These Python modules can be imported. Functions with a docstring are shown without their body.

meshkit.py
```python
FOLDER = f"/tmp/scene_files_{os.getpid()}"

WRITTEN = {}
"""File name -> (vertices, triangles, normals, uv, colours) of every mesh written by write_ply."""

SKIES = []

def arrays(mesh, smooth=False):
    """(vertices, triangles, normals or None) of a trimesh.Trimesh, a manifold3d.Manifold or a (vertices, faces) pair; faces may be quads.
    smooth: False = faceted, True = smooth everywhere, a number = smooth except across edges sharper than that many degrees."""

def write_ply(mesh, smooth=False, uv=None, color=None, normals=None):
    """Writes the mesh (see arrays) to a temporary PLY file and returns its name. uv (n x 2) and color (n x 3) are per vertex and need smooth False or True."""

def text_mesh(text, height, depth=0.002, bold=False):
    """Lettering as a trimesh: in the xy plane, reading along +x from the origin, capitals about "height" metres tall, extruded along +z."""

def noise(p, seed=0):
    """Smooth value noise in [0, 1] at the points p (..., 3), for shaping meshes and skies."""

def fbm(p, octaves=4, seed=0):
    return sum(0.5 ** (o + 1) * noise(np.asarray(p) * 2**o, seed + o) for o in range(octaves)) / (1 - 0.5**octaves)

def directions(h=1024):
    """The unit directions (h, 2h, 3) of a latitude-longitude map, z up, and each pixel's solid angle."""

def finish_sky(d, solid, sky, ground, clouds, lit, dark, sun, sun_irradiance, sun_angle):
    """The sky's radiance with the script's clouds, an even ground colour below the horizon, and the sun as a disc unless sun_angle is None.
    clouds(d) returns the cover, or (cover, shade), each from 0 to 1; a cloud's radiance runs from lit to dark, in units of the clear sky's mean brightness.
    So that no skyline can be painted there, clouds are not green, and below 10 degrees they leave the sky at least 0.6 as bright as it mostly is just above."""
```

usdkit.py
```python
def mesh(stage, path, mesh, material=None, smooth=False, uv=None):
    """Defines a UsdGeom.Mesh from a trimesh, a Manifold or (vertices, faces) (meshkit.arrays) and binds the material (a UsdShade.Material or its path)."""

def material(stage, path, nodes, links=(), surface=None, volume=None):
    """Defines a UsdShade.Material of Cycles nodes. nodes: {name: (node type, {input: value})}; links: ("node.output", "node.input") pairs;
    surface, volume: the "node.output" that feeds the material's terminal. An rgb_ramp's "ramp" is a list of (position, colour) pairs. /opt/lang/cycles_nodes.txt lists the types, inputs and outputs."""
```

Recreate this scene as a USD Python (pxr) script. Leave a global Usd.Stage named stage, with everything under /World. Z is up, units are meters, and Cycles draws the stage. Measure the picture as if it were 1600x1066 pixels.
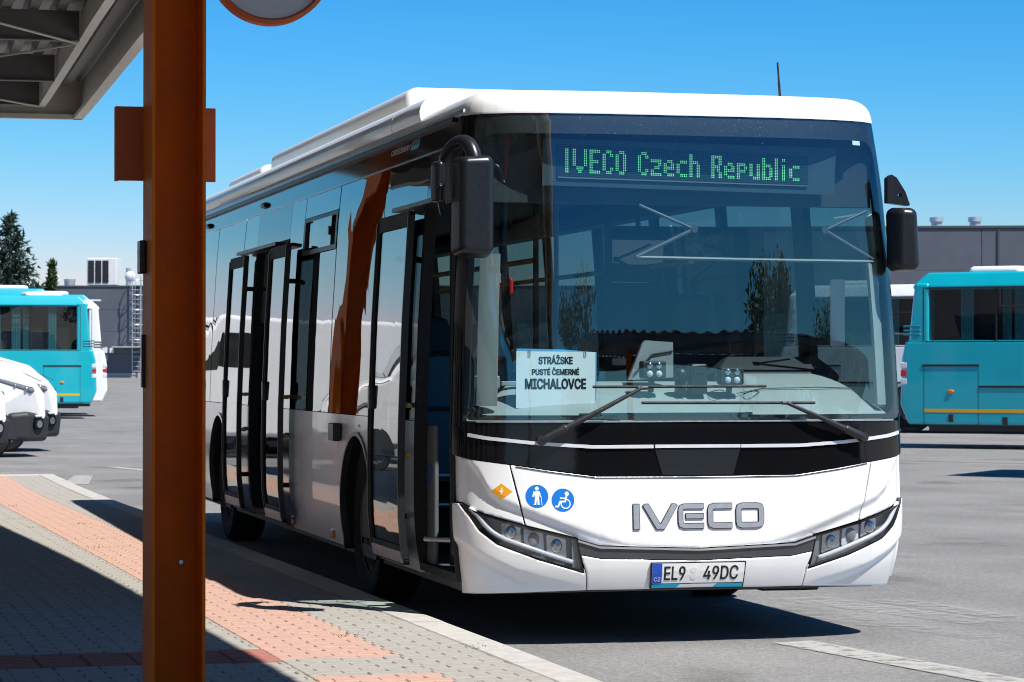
import math, random, re
import numpy as np, trimesh, manifold3d as m3, shapely, usdkit, meshkit
from shapely import affinity
from shapely.geometry import Polygon, Point, LineString, box as sbox
from shapely.ops import unary_union
from pxr import Usd, UsdGeom, UsdLux, UsdShade, Gf, Sdf, Vt

stage = Usd.Stage.CreateInMemory()
UsdGeom.SetStageUpAxis(stage, UsdGeom.Tokens.z)
UsdGeom.SetStageMetersPerUnit(stage, 1.0)
UsdGeom.Xform.Define(stage, '/World')
UsdGeom.Scope.Define(stage, '/World/Looks')
R = random.Random(7)

# ------------------------------------------------------------------ camera, sky, sun
CAM, YAW, PITCH, FPX = (-4.4058, -13.8597, 1.4793), 0.2442, 0.0094, 4251.2
EXPOSURE = 0.6
SUN = np.array([.367, -.50, 1.0]); SUN /= np.linalg.norm(SUN)      # towards the sun
SUN_INT, SKY_STR = 1.25, 0.052
cam = UsdGeom.Camera.Define(stage, '/World/camera')
cam.CreateHorizontalApertureAttr(36.0)
cam.CreateVerticalApertureAttr(36.0 * 682 / 1024)
cam.CreateFocalLengthAttr(36.0 * FPX / 1600)
cam.CreateClippingRangeAttr(Gf.Vec2f(.1, 3000))
cam.CreateFStopAttr(14.0); cam.CreateFocusDistanceAttr(14.2)
cam.CreateExposureAttr(EXPOSURE)
cam.AddTranslateOp().Set(Gf.Vec3d(*CAM))
cam.AddRotateXYZOp().Set(Gf.Vec3f(90 + math.degrees(PITCH), 0, -math.degrees(YAW)))

sky_mat = usdkit.material(stage, '/World/Looks/sky_light', {
    'sky': ('sky_texture', {'sky_type': 'single_scattering', 'sun_disc': False, 'sun_elevation': float(math.asin(SUN[2])),
                            'sun_rotation': float(math.atan2(SUN[0], SUN[1])), 'altitude': 250.0, 'air_density': 1.0, 'aerosol_density': .35, 'ozone_density': 1.6}),
    'sc': ('separate_color', {}), 'cc': ('combine_color', {}),
    'rp': ('math', dict(math_type='power', value2=3.77)), 'rm': ('math', dict(math_type='multiply', value2=.0070)), 'ra': ('math', dict(math_type='multiply_add', value2=.06)), 'rn': ('math', dict(math_type='minimum')),
    'gp': ('math', dict(math_type='power', value2=1.6)), 'gm': ('math', dict(math_type='multiply', value2=.42)), 'bp': ('math', dict(math_type='power', value2=1.7)), 'bm': ('math', dict(math_type='multiply', value2=.50)),
    'gn': ('math', dict(math_type='minimum', value2=10.4)), 'bn': ('math', dict(math_type='minimum', value2=12.2)),
    'bg': ('background_shader', {'strength': SKY_STR})},
    [('sky.color', 'sc.color'), ('sc.r', 'rp.value1'), ('rp.value', 'rm.value1'), ('sc.r', 'ra.value1'), ('rm.value', 'ra.value3'), ('ra.value', 'rn.value1'), ('gn.value', 'rn.value2'),
     ('sc.g', 'gp.value1'), ('gp.value', 'gm.value1'), ('gm.value', 'gn.value1'), ('sc.b', 'bp.value1'), ('bp.value', 'bm.value1'), ('bm.value', 'bn.value1'),
     ('rn.value', 'cc.r'), ('gn.value', 'cc.g'), ('bn.value', 'cc.b'), ('cc.color', 'bg.color')], surface='bg.background')     # a clear, deep blue summer sky
dome = UsdLux.DomeLight.Define(stage, '/World/sky')
UsdShade.MaterialBindingAPI.Apply(dome.GetPrim()).Bind(sky_mat)
dome.GetPrim().SetCustomDataByKey('kind', 'structure')
sun = UsdLux.DistantLight.Define(stage, '/World/sun')
sun.CreateNormalizeAttr(True); sun.CreateIntensityAttr(SUN_INT); sun.CreateAngleAttr(.5); sun.CreateColorAttr(Gf.Vec3f(1, .955, .89))
sun.AddTransformOp().Set(Gf.Matrix4d(Gf.Rotation(Gf.Vec3d(0, 0, 1), Gf.Vec3d(*map(float, SUN))), Gf.Vec3d(0)))

# ------------------------------------------------------------------ naming and materials
_used = {}
def path_for(parent, name):
    parent = str(parent.GetPath()) if parent is not None else '/World'
    k = (parent, name); n = _used.get(k, 0); _used[k] = n + 1
    return f'{parent}/{name}' + (f'_{n:03d}' if n else '')
def tag(p, label=None, cat=None, group=None, kind=None):
    p = p.GetPrim() if hasattr(p, 'GetPrim') else p
    for k, v in (('label', label), ('category', cat), ('group', group), ('kind', kind)):
        if v: p.SetCustomDataByKey(k, v)
    return p
def thing(name, label=None, cat=None, loc=(0, 0, 0), rz=0, group=None, kind=None):
    x = UsdGeom.Xform.Define(stage, path_for(None, name))
    x.AddTranslateOp().Set(Gf.Vec3d(*map(float, loc)))
    x.AddRotateZOp().Set(float(rz))
    return tag(x, label, cat, group, kind)
def sub(name, parent, label=None):
    x = UsdGeom.Xform.Define(stage, path_for(parent, name)); tag(x, label); return x.GetPrim()
def obj(name, mesh, mat, parent=None, smooth=30, label=None, cat=None, group=None, kind=None):
    if isinstance(mesh, list): mesh = cat_(mesh)
    p = usdkit.mesh(stage, path_for(parent, name), mesh, mat, smooth=smooth)
    return tag(p, label, cat, group, kind)
def copy_of(root, loc, rz=0, label=None, group=None, scale=None):
    name = root.GetName(); was = root.GetCustomData()
    x = UsdGeom.Xform.Define(stage, path_for(None, re.sub(r'_\d{3}$', '', name)))
    x.GetPrim().GetReferences().AddInternalReference(root.GetPath())
    x.GetPrim().SetInstanceable(True)
    ops = {o.GetOpName(): o for o in x.GetOrderedXformOps()}
    ops['xformOp:translate'].Set(Gf.Vec3d(*map(float, loc))); ops['xformOp:rotateZ'].Set(float(rz))
    return tag(x, label or was.get('label'), was.get('category'), group or was.get('group'))

def mat(name, base=(.5, .5, .5), rough=.5, metal=0, coat=0, spec=.5, var=0., vscale=8., bump=0., bscale=60., bdist=.002, emit=None, es=0, dust=0., coat_rough=.03, island=0.):
    """principled paint with a little noise in its tone, roughness and relief"""
    nodes = {'p': ('principled_bsdf', dict(base_color=base, roughness=rough, metallic=metal, coat_weight=coat, specular_ior_level=spec, coat_roughness=coat_rough))}
    links = []
    if emit: nodes['p'][1].update(emission_color=emit, emission_strength=es)
    if var or bump or dust or island: nodes['tc'] = ('geometry', {})
    if var:
        nodes['n'] = ('noise_texture', dict(scale=vscale, detail=5., roughness=.62))
        nodes['r'] = ('rgb_ramp', {'ramp': [(.25, tuple(c * (1 - var) for c in base)), (.75, tuple(min(1, c * (1 + var)) for c in base))]})
        links += [('tc.position', 'n.vector'), ('n.fac', 'r.fac')]
        last = 'r.color'
        nodes['mr'] = ('map_range', dict(from_min=.3, from_max=.7, to_min=max(.02, rough * (1 - .6 * var)), to_max=min(1, rough * (1 + .9 * var) + .02 * var)))
        links += [('n.fac', 'mr.value'), ('mr.result', 'p.roughness')]
        if island:
            nodes['im'] = ('map_range', dict(from_min=0., from_max=1., to_min=1 - island, to_max=1 + island))
            nodes['ic'] = ('combine_color', {}); nodes['ix'] = ('mix', dict(mix_type='multiply', fac=1.0))
            links += [('tc.random_per_island', 'im.value'), ('im.result', 'ic.r'), ('im.result', 'ic.g'), ('im.result', 'ic.b'), (last, 'ix.color1'), ('ic.color', 'ix.color2')]
            last = 'ix.color'
        links.append((last, 'p.base_color'))
    if bump:
        nodes['bn'] = ('noise_texture', dict(scale=bscale, detail=4., roughness=.6)); nodes['b'] = ('bump', dict(strength=bump, distance=bdist))
        links += [('tc.position', 'bn.vector'), ('bn.fac', 'b.height'), ('b.normal', 'p.normal')]
        if coat: links.append(('b.normal', 'p.coat_normal'))
    return usdkit.material(stage, f'/World/Looks/{name}', nodes, links, surface='p.BSDF')

def glass(name, tint, f0=.05, refl=(1, 1, 1), wave=0., wscale=2.5, dirt=0., top=1.0):
    """a pane (one sheet): sunlight passes through it with its tint, and it mirrors more the flatter it is seen"""
    nodes = {'t': ('transparent_bsdf', dict(color=tint)), 'g': ('glossy_bsdf', dict(color=refl, roughness=.0)),
             'l': ('layer_weight', dict(blend=.5)), 'pw': ('math', dict(math_type='power', value2=5.)),
             'f': ('math', dict(math_type='multiply_add', value2=top - f0, value3=f0)), 'm': ('mix_closure', {})}
    links = [('t.BSDF', 'm.closure1'), ('g.BSDF', 'm.closure2'), ('l.facing', 'pw.value1'), ('pw.value', 'f.value1'), ('f.value', 'm.fac')]
    if wave:
        nodes['tc'] = ('geometry', {}); nodes['n'] = ('noise_texture', dict(scale=wscale, detail=1.)); nodes['b'] = ('bump', dict(strength=1.0, distance=wave))
        links += [('tc.position', 'n.vector'), ('n.fac', 'b.height'), ('b.normal', 'g.normal')]
    out = 'm.closure'
    if dirt:
        nodes['d'] = ('diffuse_bsdf', dict(color=(.62, .6, .56))); nodes['gg'] = ('geometry', {})
        nodes['dn'] = ('noise_texture', dict(scale=170., detail=3.))
        nodes['sx'] = ('separate_xyz', {}); nodes['hz'] = ('map_range', dict(from_min=2.55, from_max=2.84, to_min=0., to_max=1., clamp=True))
        nodes['th'] = ('map_range', dict(from_min=.66, from_max=.74, to_min=0., to_max=1., clamp=True))
        nodes['mu'] = ('math', dict(math_type='multiply')); nodes['mv'] = ('math', dict(math_type='multiply', value2=dirt)); nodes['ad'] = ('math', dict(math_type='multiply_add', value2=.9, value3=.035))
        nodes['mm'] = ('mix_closure', {})
        links += [('gg.position', 'dn.vector'), ('gg.position', 'sx.vector'), ('sx.z', 'hz.value'), ('dn.fac', 'th.value'),
                  ('hz.result', 'ad.value1'), ('ad.value', 'mu.value1'), ('th.result', 'mu.value2'), ('mu.value', 'mv.value1'), ('mv.value', 'mm.fac'), (out, 'mm.closure1'), ('d.BSDF', 'mm.closure2')]
        out = 'mm.closure'
    return usdkit.material(stage, f'/World/Looks/{name}', nodes, links, surface=out)

# ------------------------------------------------------------------ mesh helpers
def cat_(ms): return trimesh.util.concatenate([m for m in ms if m is not None])
def tm(m):
    if isinstance(m, m3.Manifold):
        q = m.to_mesh(); return trimesh.Trimesh(q.vert_properties[:, :3], q.tri_verts, process=False)
    return m
def cbox(x0, x1, y0, y1, z0, z1, c=.006):
    """box with chamfered edges"""
    c = min(c, .49 * min(x1 - x0, y1 - y0, z1 - z0))
    if c <= 0: return trimesh.creation.box(bounds=[[x0, y0, z0], [x1, y1, z1]])
    pts = []
    for x, sx in ((x0, 1), (x1, -1)):
        for y, sy in ((y0, 1), (y1, -1)):
            for z, sz in ((z0, 1), (z1, -1)):
                pts += [(x + sx * c, y + sy * c, z), (x + sx * c, y, z + sz * c), (x, y + sy * c, z + sz * c)]
    return trimesh.convex.convex_hull(np.array(pts))
def bar(a, b, w, h=None, c=.003, up=(0, 0, 1)):
    """box of section w x h from a to b"""
    a, b = np.array(a, float), np.array(b, float); L = np.linalg.norm(b - a); d = (b - a) / L
    h = h or w
    u = np.array(up, float)
    if abs(d @ u) > .98: u = np.array([1., 0, 0])
    s = np.cross(d, u); s /= np.linalg.norm(s); u = np.cross(s, d)
    m = cbox(-w / 2, w / 2, 0, L, -h / 2, h / 2, c)
    T = np.eye(4); T[:3, 0], T[:3, 1], T[:3, 2], T[:3, 3] = s, d, u, a
    m.apply_transform(T); return m
def tube(pts, r, n=10, caps=True):
    pts = np.array(pts, float); N = len(pts); r = np.broadcast_to(np.asarray(r, float), (N,))
    t = np.gradient(pts, axis=0); t /= np.linalg.norm(t, axis=1, keepdims=True)
    u = np.cross(t[0], [0, 0, 1.]) if abs(t[0][2]) < .95 else np.cross(t[0], [1., 0, 0])
    u /= np.linalg.norm(u); V = []
    ang = np.arange(n) * 2 * np.pi / n
    for i in range(N):
        u = u - t[i] * (u @ t[i]); u /= np.linalg.norm(u); w = np.cross(t[i], u)
        V.append(pts[i] + r[i] * (np.cos(ang)[:, None] * u + np.sin(ang)[:, None] * w))
    V = np.concatenate(V); F = []
    for i in range(N - 1):
        for k in range(n):
            a, b = i * n + k, i * n + (k + 1) % n; F += [(a, b, b + n), (a, b + n, a + n)]
    if caps:
        V = np.vstack([V, pts[0], pts[-1]])
        for k in range(n): F += [(N * n, (k + 1) % n, k), (N * n + 1, (N - 1) * n + k, (N - 1) * n + (k + 1) % n)]
    return trimesh.Trimesh(V, F, process=False)
def smooth_pts(pts, n=8):
    from scipy.interpolate import CubicSpline
    pts = np.array(pts, float); k = np.concatenate([[0], np.cumsum(np.linalg.norm(np.diff(pts, axis=0), axis=1))])
    return CubicSpline(k, pts)(np.linspace(0, k[-1], n * (len(pts) - 1) + 1))
def cyl(a, b, r, n=16, r2=None):
    return tube([a, b], [r, r if r2 is None else r2], n)
def lathe(prof, n=32, axis='z'):
    m = trimesh.creation.revolve(np.array(prof, float), sections=n)
    if axis == 'x': m.apply_transform(trimesh.transformations.rotation_matrix(math.pi / 2, [0, 1, 0]))
    if axis == 'y': m.apply_transform(trimesh.transformations.rotation_matrix(-math.pi / 2, [1, 0, 0]))
    return m
def polys(g):
    if g.is_empty: return []
    return [q for q in getattr(g, 'geoms', [g]) if q.geom_type == 'Polygon' and q.area > 1e-9]
def slab(g, h, fine=None):
    """shapely area -> solid of thickness h on z = 0..h, refined to edges of length fine"""
    if not hasattr(g, 'geom_type'): g = Polygon(g)
    g = g.buffer(0); out = []
    for q in polys(g):
        q = shapely.geometry.polygon.orient(q)
        cs = m3.CrossSection([np.array(q.exterior.coords)[:-1]] + [np.array(i.coords)[:-1] for i in q.interiors], m3.FillRule.EvenOdd)
        m = m3.Manifold.extrude(cs, h)
        if fine: m = m.refine_to_length(fine)
        out.append(tm(m))
    return cat_(out)
def place(m, origin, ex, ey, ez):
    m = m.copy(); T = np.eye(4); T[:3, 0], T[:3, 1], T[:3, 2], T[:3, 3] = ex, ey, ez, origin
    m.apply_transform(T)
    if np.linalg.det(T[:3, :3]) < 0: m.invert()
    return m
def moved(m, d): m = m.copy(); m.apply_translation(d); return m
def rounded(g, r): return g.buffer(-r).buffer(r, quad_segs=6) if r else g
def rrect(x0, x1, y0, y1, r=.02): return sbox(x0 + r, y0 + r, x1 - r, y1 - r).buffer(r, quad_segs=5)
def hull(pts, r, seg=12):
    return tm(m3.Manifold.batch_hull([m3.Manifold.sphere(rr, seg).translate(p) for p, rr in zip(pts, np.broadcast_to(r, len(pts)))]))
def rbox(x0, x1, y0, y1, z0, z1, r=.02, seg=12):
    P = [(x, y, z) for x in (x0 + r, x1 - r) for y in (y0 + r, y1 - r) for z in (z0 + r, z1 - r)]
    return hull(P, r, seg)
def letters(text, h, width=None, depth=.002, bold=True, xs=1.0, heavy=0.):
    """lettering in the xy plane, centred on x, base line at 0; width squeezes it to that length"""
    m = meshkit.text_mesh(text, h, depth, bold=bold)
    if heavy: m = cat_([moved(m, (d * heavy * h, e * heavy * h * .5, .00002 * i)) for i, (d, e) in enumerate([(-1, 0), (0, -1), (1, 0), (0, 1)])])
    b = m.bounds; k = (width / (b[1][0] - b[0][0])) if width else xs
    m.vertices[:, 0] = (m.vertices[:, 0] - (b[0][0] + b[1][0]) / 2) * k
    return m
# ---- the bus body as a surface: s = way round the plan outline from the middle of the front (left side negative), z = height, t = way out of the skin
X0 = 0.065
HW, CD, CN = 1.28, 0.42, 3.4    # half width, depth and power of the front corners in plan
BUS_L = 12.1
_x = HW * (1 - (1 - np.linspace(0, 1, 900)) ** 2.2)
_px = np.concatenate([_x, np.full(200, HW)])
_py = np.concatenate([CD * (1 - (1 - np.clip(_x / HW, 0, 1) ** CN) ** (1 / CN)), np.linspace(CD, BUS_L, 201)[1:]])
_ps = np.concatenate([[0], np.cumsum(np.hypot(np.diff(_px), np.diff(_py)))])
S_SIDE = float(np.interp(CD, _py[899:], _ps[899:]))   # s at which the flat side begins
_tx, _ty = np.gradient(_px, _ps), np.gradient(_py, _ps)
_WZ = ([.2, .30, .45, .62, .9, 1.15, 1.75, 2.45, 2.84, 3.2], [1.225, 1.235, 1.262, 1.278, 1.28, 1.277, 1.255, 1.212, 1.17, 1.13])
_YZ = ([.2, .29, .36, .46, .56, .70, .90, 1.05, 1.18, 1.6, 2.2, 2.6, 2.83, 2.9, 3.2], [.06, .02, -.01, -.03, -.035, -.03, -.012, -.005, .0, .025, .075, .115, .15, .17, .25])
def smooth_interp(z, tab):
    z = np.asarray(z, float)
    return sum(np.interp(z + d, *tab) for d in (-.05, -.025, 0, .025, .05)) / 5
def B(s, z, t=0):
    s, z = np.asarray(s, float), np.asarray(z, float)
    a, sg = np.abs(s), np.where(np.asarray(s) < 0, -1., 1.)
    X, Y, nx, ny = (np.interp(a, _ps, q) for q in (_px, _py, _ty, -_tx))
    k = smooth_interp(z, _WZ) / HW
    bl = np.clip(1 - (Y - .25) / .9, 0, 1); bl = bl * bl * (3 - 2 * bl)
    return np.stack([sg * (X * k + nx * t), Y + smooth_interp(z, _YZ) * bl + ny * t, z + 0 * X], -1)
def s_left(y):  return -(S_SIDE + (y - CD))
def s_right(y): return S_SIDE + (y - CD)
# ------------------------------------------------------------------ materials
WHITE = mat('white_paint', (.80, .80, .795), .34, coat=.5, var=.05, vscale=5.)
ROOFW = mat('roof_white', (.80, .80, .79), .4, coat=.3, var=.05, vscale=3.)
BLACK = mat('black_gloss', (.005, .005, .006), .07, spec=.33, bump=.05, bscale=1.6, bdist=.006)
SATIN = mat('black_satin', (.018, .018, .02), .38, var=.2, vscale=30.)
RUBBER = mat('rubber', (.014, .014, .015), .7, var=.3, vscale=40., bump=.2, bscale=200.)
TYRE = mat('tyre_rubber', (.010, .010, .011), .9, spec=.2, var=.35, vscale=25., bump=.3, bscale=150.)
MIRRORP = mat('mirror_plastic', (.011, .012, .016), .30, spec=.45, var=.15, vscale=60., bump=.15, bscale=500., bdist=.0006)
CHROME = mat('chrome', (.75, .76, .78), .12, metal=1., var=.1, vscale=20.)
STEEL = mat('rim_steel', (.22, .22, .23), .45, metal=.7, var=.3, vscale=30.)
ALU = mat('aluminium', (.55, .56, .57), .35, metal=.8, var=.15, vscale=40.)
GREYT = mat('grey_trim', (.045, .048, .055), .3, coat=.6, var=.1, vscale=20.)
DASH = mat('dash_plastic', (.30, .315, .31), .55, var=.05, vscale=10., bump=.2, bscale=300., bdist=.0006)
DASHD = mat('dash_dark', (.028, .03, .034), .6, var=.1, vscale=10.)
INNER = mat('interior_trim', (.16, .17, .17), .6, var=.06, vscale=6.)
CEIL = mat('interior_ceiling', (.09, .095, .10), .6, var=.06, vscale=6.)
FLOORM = mat('interior_floor', (.09, .09, .095), .7, var=.2, vscale=40.)
SEATM = mat('seat_cloth', (.015, .13, .19), .85, var=.35, vscale=70., bump=.4, bscale=250.)
PANELT = mat('teal_partition', (.02, .16, .22), .5, var=.1, vscale=12.)
YELLOW = mat('rail_yellow', (.75, .45, .02), .4, var=.08, vscale=10.)
AMBER = mat('amber_lens', (.7, .16, .01), .18, coat=.6, var=.2, vscale=120.)
REDL = mat('red_lens', (.5, .012, .012), .18, coat=.6, var=.2, vscale=120.)
CLEARL = mat('clear_lens', (.62, .64, .66), .12, coat=.8, var=.15, vscale=140.)
ORANGE = mat('column_orange', (.76, .158, .004), .55, spec=.22, var=.18, vscale=4.5, bump=.25, bscale=25., bdist=.003)
ORSIGN = mat('sign_orange', (.60, .125, .025), .5, var=.08, vscale=6.)
BLUES = mat('sticker_blue', (.005, .17, .60), .35, coat=.3, var=.05)
WHITES = mat('sticker_white', (.8, .8, .8), .4, var=.03)
YELS = mat('sticker_orange', (.80, .33, .005), .35, coat=.3, var=.05)
PLATEW = mat('plate_white', (.86, .86, .85), .4, coat=.3, var=.04)
PLATEB = mat('plate_blue', (.01, .08, .50), .4, coat=.3, var=.05)
CYANS = mat('strip_cyan', (.01, .42, .66), .4, var=.05)
INK = mat('black_ink', (.012, .012, .014), .5, var=.1)
PAPER = mat('paper', (.82, .83, .84), .8, var=.03, vscale=15., bump=.05, bscale=12., bdist=.003)
PAPERB = mat('blue_card', (.12, .42, .75), .7, var=.05)
PROJ = mat('lamp_bowl', (.50, .51, .52), .22, metal=1., var=.2, vscale=60.)
HOUS = mat('lamp_housing', (.21, .215, .22), .35, coat=.3, var=.15, vscale=30.)
CENTRE = mat('centre_gloss', (.018, .019, .022), .16, coat=.3)
VLENS = mat('van_lens', (.17, .185, .21), .12, coat=.6, var=.3, vscale=25.)
HILITE = mat('highlight_tone', (.78, .79, .81), .34, metal=.35, var=.06, vscale=12.)  # pale tone that paints the highlight on the band bevel
LOGO = mat('logo_metal', (.40, .42, .46), .32, metal=.35, coat=.4, var=.12, vscale=30.)
LEDM = mat('led_lit', (.1, .5, .2), .4, emit=(.25, 1.0, .36), es=.5)
LEDOFF = mat('led_unlit', (.03, .09, .11), .3)
RODM = mat('blind_rod', (.10, .105, .11), .4, metal=.4, var=.15)
LEDBACK = mat('led_board', (.006, .014, .02), .5, var=.2, vscale=20.)
WSGLASS = glass('windscreen_glass', (.72, .86, .88), .11, wave=.0035, wscale=1.1, dirt=.5)
SIDEGLASS = glass('tinted_side_glass', (.055, .07, .075), .085, wave=.0042, wscale=.9)
DOORGLASS = glass('door_glass', (.12, .17, .19), .08, wave=.004, wscale=.9)
FARGLASS = glass('far_side_glass', (.15, .22, .22), .07)
LENS = glass('lamp_lens', (.88, .9, .92), .05)
MIRRORG = mat('mirror_glass', (.85, .86, .88), .02, metal=1.)
CONC = mat('kerb_concrete', (.40, .385, .355), .85, var=.16, vscale=14., bump=.5, bscale=160., bdist=.002)
PAVG = mat('paver_grey', (.345, .325, .29), .85, var=.15, vscale=20., bump=.55, bscale=220., bdist=.002, island=.13)
PAVR = mat('paver_red', (.475, .30, .235), .85, var=.14, vscale=22., bump=.5, bscale=220., bdist=.002, island=.10)
PAVR2 = mat('paver_dark_red', (.34, .13, .10), .85, var=.16, vscale=22., bump=.5, bscale=220., bdist=.002, island=.10)
BED = mat('joint_sand', (.24, .215, .18), .95, var=.3, vscale=50.)
CANB = mat('canopy_beam', (.62, .575, .50), .5, var=.12, vscale=4.)
CANS = mat('canopy_sheet', (.26, .255, .245), .5, metal=.2, var=.25, vscale=6.)
CANP = mat('canopy_purlin', (.12, .117, .11), .6, var=.15, vscale=5.)
TEAL = mat('teal_paint', (.002, .375, .45), .3, coat=.8, var=.05, vscale=2., bump=.04, bscale=2., bdist=.005)
DARKGLASS = mat('dark_glass', (.012, .015, .017), .06, coat=.5, bump=.06, bscale=1.2, bdist=.006)
TEALD = mat('louvre_teal', (.002, .17, .22), .4)
CURTAIN = mat('curtain', (.09, .36, .36), .9, var=.2, vscale=20.)
YSTRIPE = mat('stripe_yellow', (.75, .36, .01), .4, var=.05)
VANBLK = mat('van_bumper', (.018, .019, .022), .55, var=.2, vscale=30., bump=.2, bscale=300.)
CLAD = mat('wall_cladding', (.085, .095, .115), .5, var=.10, vscale=1.2)
CLADT = mat('wall_trim', (.05, .055, .065), .5, var=.1)
GALV = mat('galvanised', (.52, .54, .56), .42, metal=.6, var=.15, vscale=12.)
LTGREY = mat('light_grey', (.68, .68, .67), .5, var=.06, vscale=3.)
BARK = mat('bark', (.09, .06, .04), .9, var=.3, vscale=12., bump=.6, bscale=30., bdist=.02)

def leaf_mat(name, c, tr):
    return usdkit.material(stage, f'/World/Looks/{name}', {
        'g': ('geometry', {}), 'n': ('noise_texture', dict(scale=1.6, detail=4.)), 'r': ('rgb_ramp', {'ramp': [(.3, tuple(x * .6 for x in c)), (.7, tuple(x * 1.45 for x in c))]}),
        'd': ('principled_bsdf', dict(roughness=.6, specular_ior_level=.3)), 't': ('translucent_bsdf', dict(color=tr)), 'm': ('mix_closure', dict(fac=.22))},
        [('g.position', 'n.vector'), ('n.fac', 'r.fac'), ('r.color', 'd.base_color'), ('d.BSDF', 'm.closure1'), ('t.BSDF', 'm.closure2')], surface='m.closure')
SPRUCE = leaf_mat('spruce_needles', (.045, .075, .062), (.05, .08, .05))
CYPRESS = leaf_mat('cypress_leaf', (.04, .075, .025), (.06, .1, .02))
LEAF = leaf_mat('tree_leaf', (.05, .085, .022), (.09, .14, .02))

ASPHALT = usdkit.material(stage, '/World/Looks/asphalt', {
    'g': ('geometry', {}), 'mp': ('mapping', dict(scale=(1., .16, 1.), rotation=(0, 0, .45))),
    'n1': ('noise_texture', dict(scale=.5, detail=7., roughness=.66)), 'n2': ('noise_texture', dict(scale=70., detail=4., roughness=.8)), 'n3': ('noise_texture', dict(scale=1.6, detail=6., roughness=.7)),
    'n4': ('noise_texture', dict(scale=.9, detail=3., roughness=.5)), 'n5': ('noise_texture', dict(scale=24., detail=5., roughness=.75)), 'r5': ('rgb_ramp', {'ramp': [(.32, (.70, .70, .70)), (.5, (1., 1., 1.)), (.68, (1.32, 1.31, 1.29))]}), 'm4': ('mix', dict(mix_type='multiply', fac=1.)), 
    'r1': ('rgb_ramp', {'ramp': [(.28, (.150, .148, .145)), (.52, (.196, .193, .188)), (.74, (.240, .236, .228))]}),
    'r2': ('rgb_ramp', {'ramp': [(.30, (.50, .50, .50)), (.5, (1., 1., 1.)), (.70, (1.55, 1.54, 1.50))]}),
    'r3': ('rgb_ramp', {'ramp': [(.30, (.90, .90, .90)), (.6, (1.0, 1.0, 1.0)), (.75, (1.07, 1.07, 1.06))]}),
    'r4': ('rgb_ramp', {'ramp': [(.30, (.70, .69, .68)), (.40, (1.0, 1.0, 1.0))]}),
    'm': ('mix', dict(mix_type='multiply', fac=1.)), 'm2': ('mix', dict(mix_type='multiply', fac=1.)), 'm3': ('mix', dict(mix_type='multiply', fac=1.)),
    'b': ('bump', dict(strength=.8, distance=.004)), 'p': ('principled_bsdf', dict(roughness=.82, specular_ior_level=.35))},
    [('g.position', 'n1.vector'), ('g.position', 'n2.vector'), ('g.position', 'n4.vector'), ('g.position', 'mp.vector'), ('mp.vector', 'n3.vector'), ('n1.fac', 'r1.fac'), ('n2.fac', 'r2.fac'), ('n3.fac', 'r3.fac'), ('n4.fac', 'r4.fac'),
     ('r1.color', 'm.color1'), ('r2.color', 'm.color2'), ('m.color', 'm2.color1'), ('r3.color', 'm2.color2'), ('m2.color', 'm3.color1'), ('r4.color', 'm3.color2'), ('g.position', 'n5.vector'), ('n5.fac', 'r5.fac'), ('m3.color', 'm4.color1'), ('r5.color', 'm4.color2'), ('m4.color', 'p.base_color'), ('n2.fac', 'b.height'), ('b.normal', 'p.normal')], surface='p.BSDF')
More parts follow.
